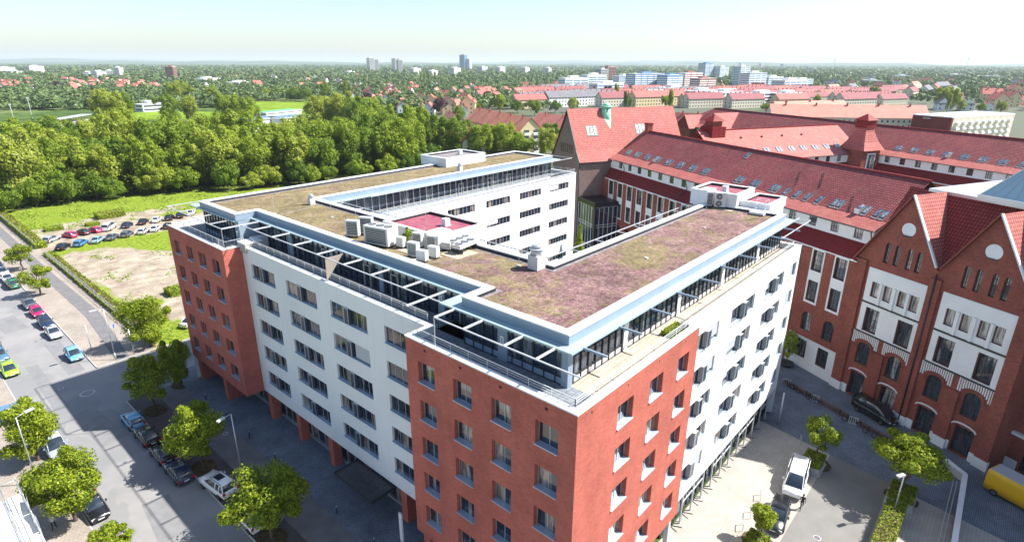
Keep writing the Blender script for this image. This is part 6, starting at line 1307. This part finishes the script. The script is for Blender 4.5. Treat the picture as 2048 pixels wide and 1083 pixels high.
# flat-roofed blocks: storeys with ribbon windows, parapet, plant room
def block(name, label, px, py, w, d, h, rz, wallm, win=WIN, fl=3.2, cat='high-rise', sec=None, group=None, step=None, pos=None):
    p = pos or at(px, py); t = thing(name, label, cat, (p[0], p[1], 0), rz, group); b = MB(); b.box(-w/2, w/2, -d/2, d/2, 0, h, wallm); b.build('wall', t); b = MB(); z = 1.
    while z < h-1.6:
        n = max(1, int(w/14))
        for k in range(n):
            a0, a1 = -w/2+w*k/n+.8, -w/2+w*(k+1)/n-.8; b.box(a0, a1, -d/2-.06, -d/2, z, z+1.5, win); b.box(a0, a1, d/2, d/2+.06, z, z+1.5, win)
        b.box(-w/2-.06, -w/2, -d/2+1.2, d/2-1.2, z, z+1.5, win); b.box(w/2, w/2+.06, -d/2+1.2, d/2-1.2, z, z+1.5, win); z += fl
    b.build('window_bands', t); b = MB(); b.box(-w/2-.2, w/2+.2, -d/2-.2, d/2+.2, h, h+.5, COPING); b.box(-w*.2, w*.15, -d*.25, d*.25, h+.5, h+3, wallm); b.build('flat_roof', t); return t
BL2 = BASE-1.35; RED_B = WALLS[4]; W1w = WALLS[1]; GW = WALLS[2]
for px, py, w, d, h, rz, wm, wn, lb, fl in (
    (927, 141, 42, 30, 84, .4, BLUEG, WIN, 'dark blue tower slab on the horizon, left of the pale tower', 4), (937, 141, 40, 30, 62, .4, GW, BLUEG, 'pale tower with stepped top on the horizon beside the dark slab', 4),
    (742, 143, 60, 22, 62, 1.2, W1w, WIN, 'white high-rise pair, left block, on the horizon', 3), (752, 143, 40, 20, 55, 1.2, GW, WIN, 'grey slab touching the left white high-rise', 3), (792, 143, 60, 22, 60, 1.2, W1w, WIN, 'white high-rise right of the first pair', 3), (800, 144, 34, 20, 52, 1.2, GW, WIN, 'grey slab behind the right white high-rise', 3),
    (346, 163, 22, 16, 31, .9, RED_B, WIN, 'reddish brick tower above the left suburb', 3.2), (240, 156, 26, 14, 26, .9, W1w, WIN, 'white apartment tower left of the brick tower', 3), (200, 158, 50, 14, 18, .9, W1w, WIN, 'long white apartment slab at the left', 3), (222, 158, 30, 14, 20, 1.3, GW, WIN, 'grey-white apartment slab beside the white tower', 3), (178, 157, 34, 14, 15, 1.1, W1w, WIN, 'lower white slab at the left end of the group', 3),
    (72, 149, 50, 20, 26, .5, W1w, WIN, 'white twin block on the far left skyline', 3), (12, 149, 60, 18, 22, .6, W1w, WIN, 'white block at the far left edge of the skyline', 3), (32, 151, 40, 14, 12, .6, W1w, WIN, 'low white block near the far left edge', 3),
    (1146, 186, 44, 16, 21, BL2, W1w, BLUEG, 'white office slab with blue ribbon windows, left end of the campus', 3.1), (1186, 182, 40, 16, 24, BL2, W1w, BLUEG, 'white office slab with blue windows, second from the left', 3.1), (1212, 194, 46, 16, 17, BL2, W1w, BLUEG, 'lower white office slab in front of the campus', 3.1), (1215, 166, 26, 22, 34, BL2, RED_B, WIN, 'reddish brown tower block above the campus', 3.2), (1202, 170, 20, 18, 30, BL2, GW, WIN, 'grey-brown tower left of the reddish tower', 3.2),
    (1290, 182, 70, 20, 26, BL2, BLUEG, W1w, 'wide blue glass office block in the middle of the campus', 3.1), (1338, 182, 50, 18, 24, BL2+.2, BLUEG, W1w, 'blue glass office block right of the wide one', 3.1), (1248, 180, 40, 16, 22, BL2, W1w, BLUEG, 'white block between the brown tower and the blue offices', 3.1), (1376, 180, 46, 18, 27, BL2, RED_B, W1w, 'red and white apartment block right of the blue offices', 3), (1404, 184, 40, 18, 20, BL2, RED_B, W1w, 'lower red and white block beside the first', 3),
    (1410, 158, 40, 24, 42, BL2, BLUEG, W1w, 'dark blue office tower on the right skyline', 3.4), (1440, 158, 40, 24, 34, BL2, W1w, BLUEG, 'white office tower right of the dark blue one', 3.4), (1478, 172, 30, 20, 36, BL2, W1w, BLUEG, 'white and blue tower at the right part of the campus', 3.2), (1502, 184, 44, 18, 28, BL2, W1w, BLUEG, 'stepped white office block at the right', 3.1), (1540, 178, 44, 18, 20, BL2, W1w, BLUEG, 'white office block with terraces', 3.1), (1575, 190, 56, 20, 20, BL2, W1w, BLUEG, 'large stepped white block at the right end of the campus', 3.1), (1600, 178, 50, 16, 16, BL2, W1w, BLUEG, 'flat white building behind the right end of the campus', 3.1),
    (1400, 206, 42, 18, 13, BL2, W1w, WIN, 'low white office row, left part, in front of the campus', 3.1), (1452, 208, 60, 18, 13, BL2, W1w, WIN, 'low white office row, long middle part', 3.1), (1520, 210, 50, 18, 12, BL2, W1w, WIN, 'low white office row, third part', 3.1), (1570, 210, 40, 18, 12, BL2, W1w, WIN, 'low white office row at its right end', 3.1), (1310, 206, 70, 20, 11, BL2, W1w, WIN, 'long pale flat office building behind the terraces', 3.1), (1345, 196, 50, 20, 13, BL2, GW, WIN, 'grey flat office building behind the pale one', 3.1),
    (1480, 137, 120, 26, 48, .3, GW, BLUEG, 'grey slab row on the horizon above the campus, left', 4), (1520, 137, 120, 26, 46, .3, GW, RED_B, 'reddish grey slab on the horizon above the campus', 4), (1563, 138, 110, 26, 42, .3, GW, BLUEG, 'grey slab on the horizon above the campus, right', 4), (1620, 146, 60, 20, 26, .3, W1w, WIN, 'white block on the right horizon', 3.5),
    (830, 150, 70, 20, 22, .5, W1w, WIN, 'white slab below the horizon towers', 3), (865, 152, 60, 18, 16, .5, W1w, WIN, 'long low white block in the centre distance', 3), (910, 150, 80, 20, 24, .5, W1w, WIN, 'white block at the foot of the tall towers', 3), (1000, 148, 90, 22, 26, .5, W1w, WIN, 'wide white block right of the tall towers', 3), (1050, 148, 90, 22, 24, .5, W1w, WIN, 'pale block in the long white skyline row', 3), (1095, 149, 70, 20, 24, .5, W1w, WIN, 'white block at the right of the skyline row', 3), (965, 147, 90, 22, 26, .5, GW, BLUEG, 'bluish block beside the tall towers', 3),
    (415, 166, 60, 24, 9, .6, W1w, WIN, 'low white hall right of the brick tower', 3.2), (480, 174, 50, 30, 8, .6, W1w, WIN, 'pale flat roofed hall beyond the sports field', 3.2), (305, 222, 22, 12, 6, .2, W1w, WIN, 'small white club house at the edge of the sports lawn', 3), (700, 152, 50, 16, 13, .6, W1w, WIN, 'white block left of the twin high-rises', 3),
    (1800, 160, 70, 20, 12, .5, W1w, WIN, 'pale flat building in the right distance', 3.4), (1905, 158, 80, 20, 13, .5, W1w, WIN, 'long white building in the right distance', 3.4), (1985, 162, 70, 20, 12, .5, GW, WIN, 'grey building in the right distance', 3.4), (1740, 172, 60, 18, 11, .5, GW, WIN, 'grey flat building above the right terraces', 3.2)):
    block('office_block' if 'office' in lb else 'apartment_tower', lb, px, py, w, d, h, rz, wm, wn, fl, 'office block' if 'office' in lb else 'building')
# pavilion roofs in the wood
for i, (px, py, w, d, l) in enumerate(((520, 268, 26, 14, 'low pavilion with pale roof and solar panels in the wood'), (575, 264, 24, 14, 'second low pavilion with solar roof in the wood'), (558, 250, 34, 12, 'pavilion with a green roof strip beyond the solar roofs'))):
    p = at(px, py); t = thing('pavilion', l, 'pavilion', (p.x, p.y, 0), .35); b = MB(); b.box(-w/2, w/2, -d/2, d/2, 0, 9, WALLS[1]); b.build('wall', t); b = MB(); b.box(-w/2-.6, w/2+.6, -d/2-.6, d/2+.6, 9, 9.5, COPING); b.build('roof', t)
    b = MB(); b.box(-w/2+1, w/2-1, -d/2+1, d/2-2, 9.5, 9.8, [BLUEG, BLUEG, mat('green_strip', (.12, .42, .22), .8)][i]); b.build('solar_panels' if i < 2 else 'roof_strip', t)
# modern red brick block on the right
p = at(1865, 262, 0); q0, q1, q2 = at(1826, 230, 13.5), at(1904, 236, 13.5), at(2034, 231, 13.5); cc = (Vector(q1[:2]))
t = thing('modern_brick_block', 'modern flat-roofed block with blank dark red brick end and balconies at the right', 'apartment block'); u = (q0-q1); u.z = 0; Lu = u.length; u.normalize(); v = Vector((u.y, -u.x, 0)); v = v if v.dot(q2-q1) > 0 else -v; Lv = 62
P4 = [(q1.x, q1.y), tuple((q1+u*Lu)[:2]), tuple((q1+u*Lu+v*Lv)[:2]), tuple((q1+v*Lv)[:2])]
b = MB(); b.prism(P4, 0, 13.5, brick_mat('dark_red_cladding', (.24, .035, .03), (.20, .03, .028), (.12, .02, .02), .6, .2, .02, bump=0)); b.build('wall', t)
b = MB(); b.prism(offset(P4[::-1], .3) if False else P4, 13.5, 14.0, COPING); b.build('flat_roof', t)
b = MB(); 
for k in range(9):
    for j in range(4): c = q1+v*(4+k*6.4); c.z = 0; n_ = -u; b.bar(c+n_*.7+Vector((0, 0, 1.2+3.1*j)), c+v*3.4+n_*.7+Vector((0, 0, 1.2+3.1*j)), 1.4, 1.1, WALLS[1]); b.bar(c+n_*.06+Vector((0, 0, 2.6+3.1*j)), c+v*3.6+n_*.06+Vector((0, 0, 2.6+3.1*j)), .12, 1.5, WIN)
b.build('balcony', t); b = MB(); c = q1+v*1.5-u*.08; c.z = 7; b.bar(c, c+v*60, .1, 13, WALLS[0]); b.build('rendered_front', t)
b = MB(); m0 = q1+u*(Lu*.62)-v*.06; 
for k in range(5): c = m0+u*(.9*k-2); c.z = 12.4; b.bar(c, c+u*(.6 if k % 2 else .45), .06, .55 if k % 2 else .5, WALLS[1])
b.build('wall_lettering', t)
for (px, py, k, s) in ((1880, 218, 0, 1.0), (1900, 220, 0, 1.), (1920, 222, 1, .7), (1780, 246, 1, .8), (1800, 248, 3, .9), (1760, 244, 3, .9), (1820, 250, 1, .7), (1735, 245, 3, .8), (1745, 205, 0, .8), (1765, 205, 3, .9), (1630, 208, 3, .9), (1700, 205, 1, .7), (1530, 222, 3, .6), (1145, 225, 1, .8), (1110, 226, 3, .8), (1070, 232, 1, .8), (1035, 226, 3, .9), (1000, 226, 1, .9), (955, 226, 3, .9), (918, 255, 1, .8), (1330, 215, 1, .7), (1260, 222, 5, .6), (1410, 205, 3, .6), (1600, 196, 3, .6), (1770, 182, 3, .8), (1960, 225, 3, .6), (2000, 226, 1, .6)):
    p = at(px, py, 0); plant(k, p.x, p.y, s)
# two thin masts on the right horizon, tall poles in the sports ground
for i, (px, h, l) in enumerate(((1933, 150, 'thin telecommunication tower on the right horizon'), (1668, 110, 'small water tower on the horizon'))):
    p = at(px, 135.5); t = thing('radio_tower', l, 'tower', (p.x, p.y, 0)); b = MB(); b.tube((0, 0, 0), (0, 0, h), 6, GW, 10, r2=3); b.build('shaft', t); b = MB(); b.tube((0, 0, h*.8), (0, 0, h*.88), 16, GW, 14); b.build('pod', t)
for i, (px, py, h, l) in enumerate(((34, 262, 16, 'floodlight mast at the far left of the sports ground'), (72, 262, 20, 'floodlight mast second from the left in the sports ground'), (465, 226, 14, 'floodlight mast beside the sports field'), (290, 232, 12, 'floodlight mast near the white club house'))):
    p = at(px, py); b = MB(); b.tube((0, 0, 0), (0, 0, h), .16, WSTEEL, 8, r2=.1); b.box(-.7, .7, -.1, .1, h-.5, h+.3, STEEL); o = tag(b.build('floodlight_mast'), l, 'mast', 'floodlight masts'); o.location = (p.x, p.y, 0)
t = thing('grandstand', 'long low white stand beside the football pitch', 'grandstand', tuple(at(140, 250))[:2]+(0,), .9); b = MB(); b.box(-25, 25, -3, 3, 0, 2, CONC)
for k in range(14): b.bar((-24+k*3.7, -2, 2), (-24+k*3.7, -2, 5), .25, .25, RED_B)
b.build('terrace', t); b = MB(); b.box(-25.5, 25.5, -3.4, 3.6, 5, 5.3, WSTEEL); b.build('roof', t)
# far woods, one object
def far_woods():
    C_, N_, Z = [], [], []
    clear = [(500, 640, 203, 236), (300, 470, 216, 238), (1120, 1620, 170, 212), (60, 200, 236, 252), (1826, 2048, 222, 400), (470, 620, 238, 262)]
    n = 0; fr = np.random.default_rng(3)
    while n < 9000:
        px = fr.uniform(-60, 2110); t = fr.random(); py = 134.5+ (t**1.7)*(86 if px < 1100 else 76)
        if any(a < px < b_ and c < py < d for a, b_, c, d in clear) and fr.random() > (.12 if px > 1100 else 0): continue
        if px > 1180 and py > 196 and fr.random() > .15: continue
        dens = .5+.5*math.sin(px*.021+py*.3)*math.sin(px*.007-py*.13)
        if fr.random() > .45+.6*dens: continue
        p = at(px, py, 0); d = (p-CAM).length; s = fr.uniform(.7, 1.25)*5.2*max(1, d/1100)**.62; hz = s*fr.uniform(1.3, 1.9)*(max(1, d/1500)**-.30)
        m = 46 if d < 1300 else (26 if d < 3500 else 14); q = fr.normal(size=(m, 3)); q[:, 2] = np.abs(q[:, 2])*1.0; q /= np.linalg.norm(q, axis=1)[:, None]; rad = fr.uniform(.75, 1.05, (m, 1))
        C_.append(q*rad*np.array([s, s, hz*.62])+np.array([p.x, p.y, hz*.38])); nn = q+fr.normal(size=q.shape)*.35; N_.append(nn/np.linalg.norm(nn, axis=1)[:, None]); Z.append(np.full(m, s*(.62 if m == 46 else .85))*fr.uniform(.7, 1.3, m)); n += 1
    me = quads_mesh('distant_woods', np.concatenate(C_), np.concatenate(N_), np.concatenate(Z), LEAF_FAR, .9); o = link('distant_woods', me); tag(o, 'mass of far green trees stretching between the suburbs to the horizon', 'woodland', kind='stuff')
far_woods()
# undergrowth closing the wood's floor
k = 26000; x = rng.uniform(-60, 200, k); y = 203+rng.uniform(0, 1, k)**1.3*90+4*np.sin(x*.09); C_ = np.stack([x, y, rng.uniform(0, 1, k)**1.4*(2.4+1.6*np.sin(x*.31)*np.sin(y*.2))+.2], 1); N_ = rng.normal(size=(k, 3))+np.array([0, -.5, .9]); N_ /= np.linalg.norm(N_, axis=1)[:, None]
tag(link('undergrowth', quads_mesh('undergrowth', C_, N_, rng.uniform(.5, 1.3, k), LEAF_FO)), 'dense dark green undergrowth below the trees of the wood', 'undergrowth', kind='stuff')
k = 30000; x = rng.uniform(-.5, 62, k); y = rng.uniform(78, 205, k); w_ = np.sin(x*.4+y*.13)*np.sin(y*.21-x*.17)+.5*np.sin(x*1.3)*np.sin(y*.9); sel = (w_ > .15) & ~((y > 143) & (y < 163) & (x > 1)) & ~((x > 1) & (x < 24) & (y > 80) & (y < 142) & (w_ < .75)); x, y = x[sel], y[sel]; k = len(x)
C_ = np.stack([x, y, rng.uniform(.05, .35, k)], 1); N_ = rng.normal(size=(k, 3))*.6+np.array([0, -.3, 1]); N_ /= np.linalg.norm(N_, axis=1)[:, None]
tag(link('rough_grass', quads_mesh('rough_grass', C_, N_, rng.uniform(.2, .6, k), leaf_mat('tussock', [(0, (.08, .15, .01)), (.5, (.20, .31, .02)), (1, (.36, .42, .06))], .3))), 'bright green tussocky grass and weeds on the vacant lot', 'grass', kind='stuff')
for t, used in KINDS:
    if not used: [bpy.data.objects.remove(c) for c in list(t.children)]; bpy.data.objects.remove(t)
# ------------------------------------------------------------------ air
HD = 26000.
b = MB(); m = bpy.data.materials.new('air'); m.use_nodes = True; n = m.node_tree; n.nodes.clear(); o_ = n.nodes.new('ShaderNodeOutputMaterial'); pv = n.nodes.new('ShaderNodeVolumePrincipled')
pv.inputs['Color'].default_value = (.84, .95, 1, 1); pv.inputs['Density'].default_value = 7.0e-5; pv.inputs['Anisotropy'].default_value = .1; n.links.new(pv.outputs[0], o_.inputs['Volume'])
b.box(-HD, HD, -HD, HD, -60, 215, m); hz = b.build('haze'); tag(hz, 'pale blue haze lying over the distant city', 'haze', kind='stuff')
